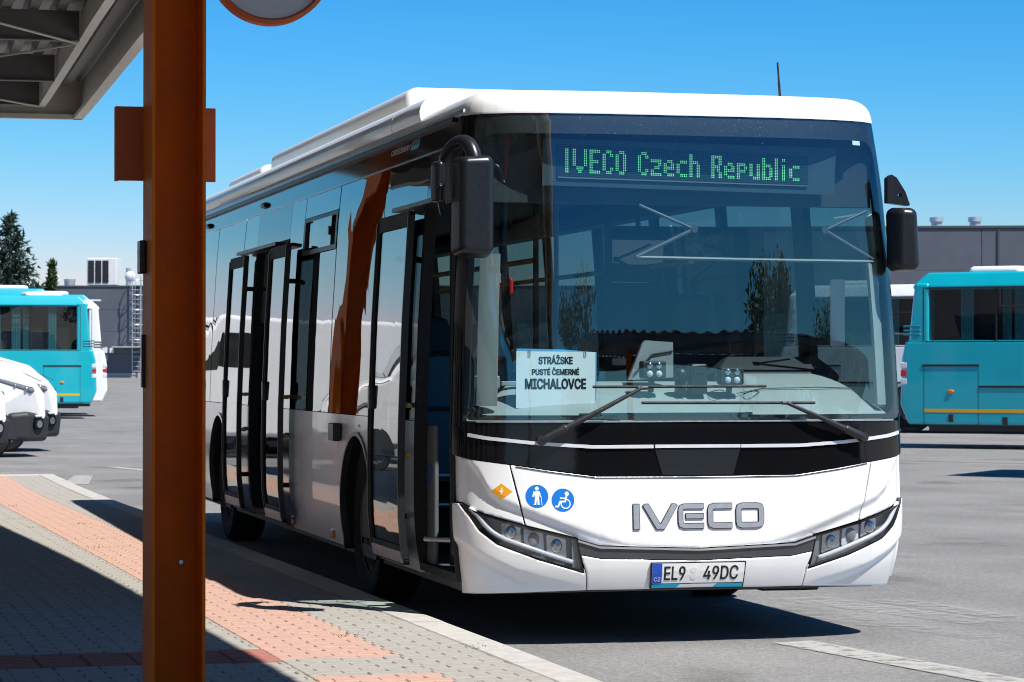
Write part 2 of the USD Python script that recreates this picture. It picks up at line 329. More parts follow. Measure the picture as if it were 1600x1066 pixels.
def worn_paint(name, c, cover, amax=.8):
    """worn road marking: paint where the noise leaves it, bare asphalt between"""
    return usdkit.material(stage, f'/World/Looks/{name}', {
        'g': ('geometry', {}), 'n': ('noise_texture', dict(scale=26., detail=6., roughness=.75)), 'n2': ('noise_texture', dict(scale=9., detail=4.)),
        'a': ('math', dict(math_type='add')), 'r': ('map_range', dict(from_min=1.0 - cover, from_max=1.25 - cover, to_min=0., to_max=amax, clamp=True)),
        'd': ('principled_bsdf', dict(base_color=c, roughness=.8)), 't': ('transparent_bsdf', dict(color=(1, 1, 1))), 'm': ('mix_closure', {})},
        [('g.position', 'n.vector'), ('g.position', 'n2.vector'), ('n.fac', 'a.value1'), ('n2.fac', 'a.value2'), ('a.value', 'r.value'), ('r.result', 'm.fac'), ('t.BSDF', 'm.closure1'), ('d.BSDF', 'm.closure2')], surface='m.closure')
LINEP = worn_paint('line_paint', (.47, .46, .43), .22, .62)
SCUFF = worn_paint('scuff', (.36, .355, .34), .12, .26)
# ------------------------------------------------------------------ ground
def ground_z(y):
    t = np.clip((np.asarray(y, float) - 95) / 75, 0, 1)
    return .95 * t * t * (3 - 2 * t)
def make_road():
    ys = np.concatenate([np.linspace(-220, -30, 6), np.linspace(-20, 90, 12), np.linspace(95, 180, 18), [260, 500, 900]])
    xs = np.array([-600, -200, -60, -20, 0, 20, 60, 150, 300, 700.])
    X, Y = np.meshgrid(xs, ys); V = np.stack([X, Y, ground_z(Y)], -1).reshape(-1, 3); n = len(xs); F = []
    for j in range(len(ys) - 1):
        for i in range(n - 1):
            a = j * n + i; F += [(a, a + 1, a + n + 1), (a, a + n + 1, a + n)]
    return trimesh.Trimesh(V, F, process=False)
obj('road', make_road(), ASPHALT, smooth=True, kind='structure')
def flat(pts, z, th=.0):
    g = Polygon(pts); m = slab(g, .002); m.apply_translation([0, 0, z]); return m
obj('road_line', flat([(.46, -.09), (.70, -.03), (1.95, -7.0), (1.70, -7.0)], .004), LINEP, label='worn white line painted on the asphalt ahead of the parked white bus', cat='road marking')
# patches left by removed markings
def streak(x0, y0, x1, y1, w):
    d = np.array([x1 - x0, y1 - y0]); d /= np.hypot(*d); n = np.array([-d[1], d[0]]) * w / 2
    return [(x0 + n[0], y0 + n[1]), (x1 + n[0] * .6, y1 + n[1] * .6), (x1 - n[0] * .8, y1 - n[1] * .8), (x0 - n[0], y0 - n[1])]
obj('ghost_marking', [flat(streak(*q), .003 + .0012 * k) for k, q in enumerate([(1.0, 2.2, 1.75, -.1, .40), (1.55, 2.6, 2.05, .7, .42), (2.05, 2.3, 2.3, 1.0, .30)])],
    SCUFF, label='faint pale ghost of a removed marking on asphalt by the bus bumper', cat='road marking')
obj('dash_marking', [flat([(-.55, 26.5), (-.35, 26.4), (.30, 23.6), (.08, 23.6)], .004), flat([(-1.25, 23.3), (-1.0, 23.3), (-1.3, 20.6), (-1.62, 20.6)], .004)],
    LINEP, label='short worn white dashes on the asphalt in front of the vans', cat='road marking')
obj('road_joint', [flat([(11.6, 26.4), (13.2, 24.4), (13.2, 24.32), (11.6, 26.32)], .004)], BED, label='dark thin crack line on the asphalt beside the white bus', cat='crack')

# ------------------------------------------------------------------ the platform
def kerb_x(v): return np.interp(v, [-18, -3, 4, 10, 15, 20, 26], [-.86, -1.235, -1.40, -1.58, -1.735, -1.765, -1.76])
def warp_platform(m):
    m.vertices[:, 0] += sum(kerb_x(m.vertices[:, 1] + d) for d in (-1.5, -.75, 0, .75, 1.5)) / 5; return m
PTOP = .15
pavement = thing('pavement', kind='structure')
bed_pts = [(-12, -18), (-.1, -18)] + [(-.1, v) for v in np.arange(-16, 20, 2.)] + [(-.1, 19.9), (-12, 19.9)]
bm = slab(Polygon(bed_pts), .134, 2.0); obj('paving_bed', warp_platform(bm), BED, pavement, smooth=False)
def pave_mesh(u0, u1, v0, v1, top, c=.005, tilt=(0, 0)):
    V = []
    for k, z in ((0, .12), (0, top - c), (c, top)):
        for u, v in ((u0 + k, v0 + k), (u1 - k, v0 + k), (u1 - k, v1 - k), (u0 + k, v1 - k)):
            V.append((u, v, z + (tilt[0] * (u - u0) + tilt[1] * (v - v0) if z > .13 else 0)))
    F = []
    for r in (0, 4):
        for i in range(4):
            j = (i + 1) % 4; F += [(r + i, r + j, r + j + 4), (r + i, r + j + 4, r + i + 4)]
    F += [(8, 9, 10), (8, 10, 11)]
    return np.array(V), np.array(F)
def cam_px(p):
    f = np.array([math.sin(YAW) * math.cos(PITCH), math.cos(YAW) * math.cos(PITCH), math.sin(PITCH)]); r = np.array([math.cos(YAW), -math.sin(YAW), 0]); u = np.cross(r, f)
    q = np.asarray(p) - CAM; d = q @ f
    return np.stack([800 + FPX * (q @ r) / d, 533 - FPX * (q @ u) / d, d], -1)
blocks = []          # (kind, V, F, size in view)
G = .003
def lay(u0, u1, v0, v1, kind):
    top = PTOP + R.uniform(-.0016, .0010)
    V, F = pave_mesh(u0 + G / 2 + R.uniform(0, .0015), u1 - G / 2 - R.uniform(0, .0015), v0 + G / 2, v1 - G / 2 - R.uniform(0, .0012), top, .0045, (R.uniform(-.006, .006), R.uniform(-.008, .008)))
    blocks.append((kind, V, F))
v = -4.4; row = 0
while v < 19.75:
    off = .1 if row % 2 else 0.
    u = -.2
    edges = [-.2]
    k = 0
    us = list(np.arange(-.2 - off if off else -.4, -5.6, -.2))
    prev = -.2
    for un in us + [-5.6]:
        for cutu in (-.62, -1.17, -2.46):
            if un < cutu - .02 < prev - .04 and abs(un - cutu) > .015:
                c = (un, prev); 
                km = (cutu + prev) / 2
                in_red = -1.17 < km < -.62 and (v > -1.66 or v < -2.38)
                in_x = -2.46 < km < -1.17 and -1.72 < v < -1.14
                if prev - cutu > .03 and not in_x: lay(cutu, prev, v, v + .1, 'red' if in_red else ('brown' if km < -2.46 and v < -1.5 else 'grey'))
                prev = cutu
        km = (un + prev) / 2
        in_red = -1.17 < km < -.62 and (v > -1.66 or v < -2.38)
        in_x = -2.46 < km < -1.17 and -1.72 < v < -1.14
        if prev - un > .03 and not in_x: lay(un, prev, v, v + .1, 'red' if in_red else ('brown' if km < -2.46 and v < -1.5 else 'grey'))
        prev = un
    v += .1; row += 1
def rib_tile(u0, u1, v0, v1):
    V, F = pave_mesh(u0 + .003, u1 - .003, v0 + .003, v1 - .003, PTOP - .004, .003); Vs, Fs = [V], [F]; n = len(V)
    for k in range(3):
        a = v0 + (k + .22) * (v1 - v0) / 3; b = a + .034
        Vk, Fk = pave_mesh(u0 + .006, u1 - .006, a, b, PTOP + .003, .004); Vs.append(Vk); Fs.append(Fk + n); n += len(Vk)
    blocks.append(('rib', np.vstack(Vs), np.vstack(Fs)))
for i in range(6):
    for j in range(3): rib_tile(-1.17 - (i + 1) * .215, -1.17 - i * .215, -1.70 + j * .186, -1.70 + (j + 1) * .186)
PM = {'grey': (PAVG, 'paver'), 'red': (PAVR, 'red_paver'), 'rib': (PAVR2, 'ribbed_tile'), 'brown': (PAVR2, 'brown_paver')}
near = []
for i, (k, V, F) in enumerate(blocks):
    c = V.mean(0).copy(); c[0] += kerb_x(c[1]); px = cam_px(c)
    vis = -20 < px[0] < 1000 and 700 < px[1] < 1075 and px[2] > 0 and not 235 < px[0] < 320
    near.append((1 / px[2] if vis else 0, i))
top = {'grey': 210, 'red': 70, 'rib': 18, 'brown': 2}
chosen = set()
for _, i in sorted(near, reverse=True):
    k = blocks[i][0]
    if top[k] > 0 and _ > 0: top[k] -= 1; chosen.add(i)
rest = {}
for i, (k, V, F) in enumerate(blocks):
    if i in chosen: obj(PM[k][1], warp_platform(trimesh.Trimesh(V, F, process=False)), PM[k][0], pavement, smooth=False)
    else: rest.setdefault(k, []).append((V, F))
for k, L in rest.items():
    n = np.cumsum([0] + [len(V) for V, F in L])
    obj({'grey': 'far_paving', 'red': 'far_red_paving', 'rib': 'far_ribbed_paving', 'brown': 'brown_paving'}[k], warp_platform(trimesh.Trimesh(np.vstack([V for V, F in L]), np.vstack([F + a for (V, F), a in zip(L, n)]), process=False)), PM[k][0], pavement, smooth=False, kind='stuff')
# kerb stones
for k in range(-6, 20):
    a, b = k + .004, k + .996
    prof = Polygon([(-.198, -.02), (0, -.02), (.0, .135), (-.012, .150), (-.03, .153), (-.192, .153), (-.198, .147)])
    m = slab(prof, b - a); m = place(m, (0, a, 0), (1, 0, 0), (0, 0, 1), (0, -1, 0)); m.apply_translation([0, b - a, 0])
    m.apply_translation([R.uniform(-.002, .002), 0, R.uniform(-.0015, .0015)])
    obj('kerb_stone', warp_platform(m), CONC, pavement, smooth=False)
for k in range(6):
    m = cbox(-k - .996, -k - .004 - (.0 if k else .0), 19.95, 20.15, -.02, .153, .01)
    obj('end_kerb_stone', warp_platform(m), CONC, pavement, smooth=False)
# weeds in the joints
wv, wf = [], []
for (u, v, n, sp) in [(-.90, 7.3, 30, .10), (-.98, 6.3, 24, .08), (-.78, 9.3, 18, .06), (-1.25, 8.9, 16, .05), (-1.1, 12.5, 14, .06), (-.66, -.6, 20, .05), (-.22, -1.3, 26, .09), (-.52, -2.75, 18, .05), (-1.3, 10.2, 14, .05), (-.64, 3.2, 20, .06), (-.21, 2.2, 12, .05)]:
    for i in range(n):
        p = np.array([u + R.gauss(0, sp), v + R.gauss(0, sp * .5), PTOP - .003]); a = R.uniform(0, 6.28); h = R.uniform(.006, .022); l = R.uniform(.01, .04)
        d = np.array([math.cos(a), math.sin(a), 0]); s = np.array([-d[1], d[0], 0]) * .003; k = len(wv)
        wv += [p - s, p + s, p + d * l + [0, 0, h]]; wf += [(k, k + 1, k + 2)]
obj('weeds', warp_platform(trimesh.Trimesh(np.array(wv), wf, process=False)), LEAF, smooth=False, label='small weeds growing in the joints of the platform paving', cat='weeds', kind='stuff')

# ------------------------------------------------------------------ canopy over the platform
def can_x(y): return np.interp(y, [-30, -4, 3.4, 9.0, 20.9], [-.30, -.88, -1.19, -1.545, -1.36])
def warp_can(m):
    m.vertices[:, 0] += sum(can_x(m.vertices[:, 1] + d) for d in (-2, -1, 0, 1, 2)) / 5; return m
def long_prism(prof, y0, y1, step=1.5):
    """profile (x, z) drawn along y"""
    m = slab(prof, y1 - y0, step); m = place(m, (0, y0, 0), (1, 0, 0), (0, 0, 1), (0, 1, 0)); m.invert(); return m
CH = 4.60      # underside of the edge
CW, CY0, CY1 = 7.6, -22.0, 20.85
canopy = thing('platform_canopy', 'long steel platform canopy with corrugated roof and pale edge beam', 'canopy')
# corrugated sheet: trapezoid ribs along the platform
xs, zs = [], []
x = -CW + .05
while x < -.1:
    for dx, z in ((0, 0), (.10, 0), (.135, .075), (.235, .075)): xs.append(x + dx); zs.append(z)
    x += .27
prof = [(a, CH + .42 + b) for a, b in zip(xs, zs)]
deck = Polygon(prof + [(a, b + .006) for a, b in prof[::-1]])
obj('roof_sheet', warp_can(long_prism(deck, CY0 + .05, CY1 - .05, 2.0)), CANS, canopy, smooth=False)
# edge beam: fascia channel with lip
fas = Polygon([(0, CH), (.012, CH), (.012, CH + .52), (-.10, CH + .52), (-.10, CH + .508), (0, CH + .508)])
fas2 = unary_union([sbox(-.004, CH, .008, CH + .56), sbox(-.11, CH - .0, .008, CH + .012), sbox(-.11, CH, -.10, CH + .05)])
obj('fascia', warp_can(long_prism(fas2, CY0, CY1)), CANB, canopy, smooth=False)
ib = unary_union([sbox(-.56, CH + .14, -.552, CH + .40), sbox(-.56, CH + .14, -.47, CH + .152), sbox(-.56, CH + .388, -.47, CH + .40)])
obj('edge_flashing', warp_can(long_prism(sbox(-.40, CH + .562, .02, CH + .57), CY0, CY1)), CANB, canopy, smooth=False)
obj('inner_beam', warp_can(long_prism(ib, CY0 + .1, CY1 - .12)), CANB, canopy, smooth=False)
obj('fascia', warp_can(long_prism(affinity.translate(affinity.scale(fas2, -1, 1, origin=(0, 0)), -CW, 0), CY0, CY1)), CANB, canopy, smooth=False)
def cross(y, prof, x0=-CW + .02, x1=-.005):
    m = slab(prof, x1 - x0, 1.0); m = place(m, (x0, y, 0), (0, 1, 0), (0, 0, 1), (1, 0, 0)); return warp_can(m)
endp = unary_union([sbox(-.006, CH, .006, CH + .56), sbox(-.10, CH, .006, CH + .012), sbox(-.10, CH, -.09, CH + .06)])
obj('end_fascia', cross(CY1 - .006, endp), CANB, canopy, smooth=False)
obj('end_fascia', cross(CY0 + .006, affinity.scale(endp, -1, 1, origin=(0, 0))), CANB, canopy, smooth=False)
pur = unary_union([sbox(-.05, CH + .11, .05, CH + .122), sbox(-.004, CH + .11, .004, CH + .41), sbox(-.05, CH + .398, .05, CH + .41)])
for y in [20.2, 17.3, 13.4, 9.9, 6.2, 2.5, -1.2, -4.9, -8.6, -12.3, -16.0, -19.7]:
    obj('purlin', cross(y, pur, -CW + .03, -.57), CANP, canopy, smooth=False)
for a, b in [((-.58, 13.5), (-2.6, 17.2)), ((-.58, 13.5), (-2.6, 9.9)), ((-.58, 20.2), (-2.6, 17.2)), ((-.58, 6.2), (-2.6, 9.9)), ((-.58, 6.2), (-2.6, 2.5))]:
    q = [np.array([a[0] + (b[0] - a[0]) * t, a[1] + (b[1] - a[1]) * t, CH + .06 + .04]) for t in (0, .5, 1)]
    obj('tie_rod', warp_can(tube(q, .012, 8)), CANB, canopy)
for u in (-1.45, -3.2):
    lb = unary_union([sbox(u - .06, CH - .09, u + .06, CH - .078), sbox(u - .005, CH - .09, u + .005, CH + .1), sbox(u - .06, CH + .093, u + .06, CH + .105)])
    if u < -3: obj('main_beam', warp_can(long_prism(lb, CY0 + .2, CY1 - .2)), CANP, canopy, smooth=False)

# ------------------------------------------------------------------ orange columns
def column(name, x, y, label, plates, group='orange columns of the platform canopy'):
    c = thing(name, label, 'column', (x, y, 0), group=group)
    w, d, t = .10, .15, .012
    prof = unary_union([sbox(-w, -d, -w + t, d), sbox(w - t, -d, w, d), sbox(-w, d - .10, w, d - .088)])
    m = slab(prof, CH + .10 - PTOP); m.apply_translation([0, 0, PTOP]); obj('shaft', m, ORANGE, c, smooth=False)
    obj('base_plate', cbox(-.19, .19, -.24, .24, PTOP, PTOP + .02, .003), ORANGE, c, smooth=False)
    if plates:
        obj('sign_plate', [cbox(-.205, .178, d + .004, d + .016, 2.187, 2.470, .002), cbox(-.205, -.19, d + .01, d + .05, 2.187, 2.470, .002)], ORSIGN, c, smooth=False)
        obj('junction_box', rbox(-.126, -.102, .02, .12, 1.83, 1.955, .006), SATIN, c)
        obj('side_strip', cbox(-.114, -.1005, .06, .10, 1.40, 1.60, .002), SATIN, c, smooth=False)  # thin dark strip on the left flange
        for z in (.74,):
            obj('bolt', lathe([(0, 0), (.009, 0), (.009, .006), (.006, .010), (0, .010)], 12, 'y').apply_translation([.034, d - .101, z]), ALU, c)
            obj('washer', lathe([(0, 0), (.013, 0), (.013, .002), (0, .002)], 16, 'y').apply_translation([.034, d - .1005, z]), INK, c)
    return c
COLX, COLY = -3.165, -3.62
column('steel_column', COLX, COLY, 'orange painted steel channel column standing near on the platform', True)
column('steel_column', -3.42, 15.4, 'second orange column farther along the platform, mirrored in the bus windows', False)
column('steel_column', -3.0, -15.8, 'orange column of the platform canopy behind the viewpoint', False)
# round sign on the column
rs = thing('round_sign', 'round grey sign with an orange rim hung beside the orange column', 'sign', (COLX + .362, COLY, 3.012))
obj('rim', lathe([(.222, -.04), (.237, -.034), (.237, .034), (.222, .04), (.214, .03), (.214, -.03), (.222, -.04)], 64, 'y'), ORSIGN, rs, smooth=40)
obj('face', lathe([(0, -.026), (.215, -.026), (.215, .026), (0, .026)], 64, 'y'), mat('sign_face', (.58, .58, .60), .4, var=.04), rs, smooth=40)
obj('bracket', [bar((-.262, .0, -.0), (-.232, 0, 0), .05, .03), bar((-.262, 0, .12), (-.2, 0, .12), .03, .03)], ORSIGN, rs, smooth=False)
# ------------------------------------------------------------------ the white bus
bus = thing('city_bus', 'large white and black low floor city bus standing at the kerb with open doors', 'bus', (X0, 0, 0))
def sstep(x): x = np.clip(x, 0, 1); return x * x * (3 - 2 * x)
def relief(s, z, mode=2):
    """folds pressed into the white front panels"""
    a = np.abs(s)
    up = np.interp(a, [0, .40, .57, .76, .92, 1.06, 1.14, 1.19, 1.3], [.515, .545, .60, .672, .735, .790, .85, .94, 1.05])
    lo = np.interp(a, [0, .60, .79, .95, 1.08, 1.20, 1.32], [.29, .318, .352, .392, .445, .505, .57])
    lo = sum(np.interp(a + d, [0, .60, .79, .95, 1.08, 1.20, 1.32], [.29, .318, .352, .392, .445, .505, .57]) for d in (-.06, -.03, 0, .03, .06)) / 5
    split = np.interp(a, [0, .66, 1.32], [.48, .48, .70])
    top = -.024 * sstep((up - z) / .06) * sstep((a - .05) / .35)
    bot = -.022 * sstep((lo - z) / .05) * sstep((a - .62) / .25)
    return (top, bot, np.where(z > split, top, bot))[mode]
def panel(g, t0, t1, res=.06, fold=False):
    m = slab(g, t1 - t0, res); v = m.vertices
    t = t0 + v[:, 2]
    if fold: t = t + relief(v[:, 0], v[:, 1], fold - 1)
    m.vertices = B(v[:, 0], v[:, 1], t); return m
def pane(g, t, res=.06):
    """one sheet of the skin"""
    m = slab(g, .01, res); v = m.vertices; top = v[:, 2] > .0099
    m = trimesh.Trimesh(B(v[:, 0], v[:, 1], t), m.faces[top[m.faces].all(1)], process=True); return m
def sym(pts):  # |s| list from the middle outwards (top), mirrored
    return pts
def mirror(g): return affinity.scale(g, -1, 1, origin=(0, 0))
def left(g):  return affinity.affine_transform(g, [-1, 0, 0, 1, -(S_SIDE - CD), 0]) # (y, z) -> (s, z) on the door side
def right(g): return affinity.affine_transform(g, [1, 0, 0, 1, (S_SIDE - CD), 0])
def on(s, z, t=0): return B(s, z, t)
def onL(y, z, t=0): return B(s_left(y), z, t)
SD = 1.405     # where the corner ends and the door opening begins
GAP = .004
# --- lower front
band_low = [(-SD, 1.012), (-1.28, .992), (-1.0, .958), (-.81, .93), (-.56, .897), (0, .893), (.56, .897), (.81, .93), (1.0, .958), (1.28, .992), (SD, 1.012)]
head = Polygon([(1.325, .757), (1.18, .704), (.945, .640), (.668, .572), (.643, .392), (.88, .462), (1.10, .545), (1.19, .612), (1.25, .69)])
grille = Polygon([(-.668, .566), (-.55, .530), (0, .510), (.55, .530), (.668, .566), (.656, .488), (.54, .466), (0, .450), (-.54, .466), (-.656, .488)])
bottom = [(SD, .268), (1.2, .276), (.625, .296), (-.625, .296), (-1.2, .276), (-SD, .268)]
front_area = Polygon(band_low + bottom)
heads = unary_union([head, mirror(head)])
holes = unary_union([heads.buffer(GAP), grille.buffer(GAP, join_style=2)])
seamU = [LineString([(k * 1.025, 1.2), (k * 1.02, .96), (k * .945, .645), (k * .945, .60)]) for k in (-1, 1)]
seamL = [LineString([(k * .652, .46), (k * .63, .392), (k * .622, .2)]) for k in (-1, 1)]
seams = unary_union([q.buffer(.003) for q in seamU + seamL])
lines = unary_union([LineString([(-SD - .2, .76), (-1.325, .757)]).buffer(.003), LineString([(SD + .2, .76), (1.325, .757)]).buffer(.003)])
white = front_area.difference(holes).difference(seams).difference(lines)
pieces = sorted([q for q in polys(white) if q.area > .002], key=lambda q: q.centroid.y)
for q in pieces:
    nm = 'front_flap' if (abs(q.centroid.x) < .3 and q.centroid.y > .6) else 'bumper' if abs(q.centroid.x) < .3 else 'corner_panel'
    obj(nm, panel(q.buffer(-.0008), -.025, 0, .0125, 1 if q.bounds[3] > .9 else 2), WHITE, bus, smooth=True)
obj('front_backing', panel(front_area.difference(heads), -.075, -.06, .08), SATIN, bus, smooth=50)
gr = obj('lower_grille', panel(grille, -.03, -.004, .05), GREYT, bus, smooth=50)
ctop = LineString([(-.668, .560), (-.55, .5245), (0, .5045), (.55, .5245), (.668, .560)]).buffer(.0055, cap_style=2)
obj('chrome_strip', panel(ctop, -.01, .004, .05), CHROME, gr, smooth=50)
# --- headlights
for k in (-1, 1):
    mk = (lambda g: g) if k > 0 else mirror
    h = sub('headlight', bus)
    obj('housing', panel(mk(head), -.055, -.05, .05), HOUS, h, smooth=50)
    ring = mk(head).difference(mk(head).buffer(-.008))
    obj('frame', panel(ring, -.055, -.003, .05), BLACK, h, smooth=50)
    for i in range(3):                                       # three clear upright lamp chambers behind the cover glass
        s0, s1 = .725 + i * .122, .835 + i * .122
        q = []
        for s in (s0, s1):
            q.append((s, np.interp(s, [.668, .945, 1.18], [.572, .640, .704]) - .016, np.interp(s, [.643, .88, 1.10], [.392, .462, .545]) + .048))
        ch_ = Polygon([(q[0][0], q[0][2]), (q[1][0], q[1][2]), (q[1][0], q[1][1]), (q[0][0], q[0][1])]).buffer(-.012).buffer(.010)
        obj('chamber', panel(mk(ch_), -.046, -.040, .03), CLEARL if i == 1 else PROJ, h, smooth=False)
        sm = (s0 + s1) / 2; zm = (q[0][1] + q[0][2] + q[1][1] + q[1][2]) / 4
        obj('bulb_shade', trimesh.creation.icosphere(3, .030).apply_scale([1.0, .45, 1.25]).apply_translation(on(k * sm, zm, -.036)), HOUS if i == 1 else PROJ, h, smooth=True)
    obj('inner_shade', panel(mk(Polygon([(.672, .565), (.70, .575), (.70, .42), (.648, .40)])), -.03, -.02, .05), HOUS, h, smooth=50)
    guide = [(1.255, .718), (1.205, .680), (1.155, .622), (1.09, .574), (.98, .530), (.86, .488), (.70, .436)]
    obj('light_guide', tube(smooth_pts([on(k * s, z + .012, -.015) for s, z in guide], 5), .0125, 10), CLEARL, h, smooth=True)
    obj('turn_lamp', panel(mk(Polygon([(1.30, .742), (1.22, .708), (1.21, .68), (1.25, .70)])), -.04, -.02, .03), AMBER, h, smooth=50)
    obj('lens', pane(mk(head.buffer(-.004)), -.002, .04), LENS, h, smooth=50)
# --- black band under the windscreen
band = Polygon(band_low[::-1] + [(-SD, 1.185), (SD, 1.185)]).buffer(0)
bandp = band.difference(LineString(band_low).buffer(.004))
cpiece = Polygon([(-.242, 1.057), (.247, 1.057), (.200, .902), (-.196, .902)])
mouth = obj('front_band', panel(bandp.difference(cpiece.buffer(.004, join_style=2)), -.02, 0, .05), BLACK, bus, smooth=50)
obj('centre_piece', panel(cpiece, -.015, .003, .05), CENTRE, bus, smooth=50)
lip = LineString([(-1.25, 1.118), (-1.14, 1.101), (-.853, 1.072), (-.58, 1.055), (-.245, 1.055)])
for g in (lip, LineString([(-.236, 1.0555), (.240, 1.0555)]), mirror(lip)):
    m = panel(g.buffer(.009, cap_style=2), .001, .009, .04); obj('crease_highlight', m, HILITE, bus, smooth=50)  # pale strips put in as the sun and sky highlight along the crease
edge = LineString([(-.99, .952), (-.81, .923), (-.56, .891), (0, .8875), (.56, .891), (.81, .923), (.99, .952)])
obj('band_edge', panel(edge.buffer(.003, cap_style=2), -.004, .003, .05), GREYT, bus, smooth=50)
edge_glint = LineString([(-1.2, 1.188), (1.2, 1.188)])
obj('edge_highlight', panel(edge_glint.buffer(.004, cap_style=2), -.004, .006, .05), ALU, bus, smooth=50)  # thin bright line painting the highlight on the panel top edge
# --- windscreen
SW = 1.285
ws = rrect(-SW, SW, 1.194, 2.838, .05)
obj('windscreen', pane(ws, 0, .045), WSGLASS, bus, smooth=True)
frit = ws.difference(unary_union([rrect(-1.245, 1.245, 1.222, 2.725, .10)]))
obj('screen_frame', panel(frit, -.012, -.008, .05), INK, bus, smooth=50)
for k in (-1, 1):
    g = sbox(SW + .003, 1.016, SD, 2.838) if k > 0 else sbox(-SD, 1.016, -SW - .003, 2.838)
    obj('front_pillar', panel(g, -.03, 0, .05), BLACK, bus, smooth=50)
obj('screen_sticker', panel(sbox(1.06, 2.700, 1.12, 2.725), -.012, -.009), WHITES, bus, smooth=False)
obj('screen_sticker', panel(sbox(-1.13, 2.742, -1.02, 2.758), -.012, -.009), WHITES, bus, smooth=False)
# --- lettering on the front
def strokes(ls, w): return unary_union([LineString(q).buffer(w / 2, cap_style=2, join_style=1) for q in ls])
LZ0, LZ1, LW = .632, .736, .027
def box_letter(a, b, kind):
    a, b, z0, z1, zm = a + LW / 2, b - LW / 2, LZ0, LZ1, (LZ0 + LZ1) / 2; r = .022
    if kind == 'C': q = [[(b + LW / 2, z1), (a + r, z1), (a + .004, z1 - .006), (a, z1 - r), (a, z0 + r), (a + .004, z0 + .006), (a + r, z0), (b + LW / 2, z0)]]
    elif kind == 'E': q = [[(b + LW / 2, z1), (a + r, z1), (a + .004, z1 - .006), (a, z1 - r), (a, z0 + r), (a + .004, z0 + .006), (a + r, z0), (b + LW / 2, z0)], [(a + .03, zm), (b + LW / 2, zm)]]
    else: q = [[(a + r, z1), (a + .004, z1 - .006), (a, z1 - r), (a, z0 + r), (a + .004, z0 + .006), (a + r, z0), (b - r, z0), (b - .004, z0 + .006), (b, z0 + r), (b, z1 - r), (b - .004, z1 - .006), (b - r, z1), (a + r, z1)]]
    return strokes(q, LW if kind != 'E' else .024)
lt = [sbox(-.363, LZ0 - LW / 2, -.331, LZ1 + LW / 2), strokes([[(-.297, LZ1 + LW / 2), (-.226, LZ0 - .002), (-.204, LZ0 - .002), (-.133, LZ1 + LW / 2)]], .029).intersection(sbox(-1, LZ0 - LW / 2, 1, LZ1 + LW / 2)),
      box_letter(-.116, .025, 'E'), box_letter(.050, .184, 'C'), box_letter(.209, .364, 'O')]
for g in lt:
    l = obj('letter', panel(g, .001, .008, .03), LOGO, bus, smooth=False)
    obj('letter_edge', panel(g.buffer(.0035), .0005, .005, .03), INK, l, smooth=False)
# --- stickers
dia = Polygon([(-1.122, .822), (-1.066, .780), (-1.010, .822), (-1.066, .864)])
st = obj('warning_sticker', panel(dia, .0006, .0018, .03, True), YELS, bus, smooth=False)
bolt = Polygon([(-1.062, .843), (-1.078, .818), (-1.069, .818), (-1.072, .801), (-1.055, .826), (-1.064, .826), (-1.058, .843)])
obj('bolt_symbol', panel(bolt, .0022, .003, .03, True), WHITES, st, smooth=False)
d1 = obj('blue_sticker', panel(Point(-.880, .797).buffer(.060, quad_segs=12), .0006, .0018, .03, True), BLUES, bus, smooth=False)
def at_(g, s, z): return affinity.translate(g, s, z)
walk = unary_union([Point(0, .040).buffer(.0105), Polygon([(-.017, .026), (.015, .026), (.022, -.004), (.016, -.006), (.011, .010), (.011, -.012), (-.011, -.012), (-.013, .008), (-.020, -.006), (-.026, -.003)]),
                    Polygon([(-.011, -.010), (.001, -.010), (-.006, -.046), (-.020, -.046), (-.014, -.040)]), Polygon([(.000, -.010), (.011, -.010), (.013, -.046), (.002, -.046)]), LineString([(.022, -.003), (.025, -.046)]).buffer(.0016)])
obj('pedestrian_symbol', panel(at_(walk, -.880, .797), .0022, .003, .03, True), WHITES, d1, smooth=False)
d2 = obj('blue_sticker', panel(Point(-.742, .776).buffer(.060, quad_segs=12), .0006, .0018, .03, True), BLUES, bus, smooth=False)
whl = unary_union([Point(.021, .033).buffer(.0115), LineString([(.018, .020), (.011, -.008), (-.016, -.008), (-.027, -.034), (-.040, -.034)]).buffer(.0045), LineString([(.015, .008), (-.014, .011)]).buffer(.0035),
                   Point(.013, -.020).buffer(.027).difference(Point(.013, -.020).buffer(.021)).difference(sbox(-.03, -.012, .012, .03))])
obj('wheelchair_symbol', panel(at_(whl, -.742, .776), .0022, .003, .03, True), WHITES, d2, smooth=False)
# --- number plate
pl = sub('number_plate', bus)
PT = .012
obj('holder', panel(rrect(-.271, .269, .297, .440, .006), .002, PT, .08), INK, pl, smooth=False)
obj('plate', panel(rrect(-.264, .262, .3265, .434, .005), PT, PT + .002, .08), PLATEW, pl, smooth=False)
obj('country_band', panel(sbox(-.263, .3275, -.208, .4335), PT + .0022, PT + .0032, .08), PLATEB, pl, smooth=False)
obj('holder_strip', panel(sbox(-.263, .3015, .261, .3225), PT, PT + .002, .08), CYANS, pl, smooth=False)
obj('holder_label', panel(Polygon([(-.12, .3035), (.09, .3035), (.11, .3205), (-.10, .3205)][::1]), PT + .0022, PT + .003, .08), WHITES, pl, smooth=False)
def put_text(text, s, z, h, width, t, m, parent, name='lettering', bold=False, heavy=0.):
    q = letters(text, h, width, .0012, bold, heavy=heavy); v = q.vertices
    q.vertices = B(s + v[:, 0], z + v[:, 1], t + v[:, 2]); return obj(name, q, m, parent, smooth=False)
put_text('EL9', -.135, .345, .072, .122, PT + .0022, INK, pl, heavy=.035)
put_text('49DC', .128, .345, .072, .200, PT + .0022, INK, pl, heavy=.035)
put_text('CZ', -.2355, .339, .020, .036, PT + .0034, WHITES, pl)
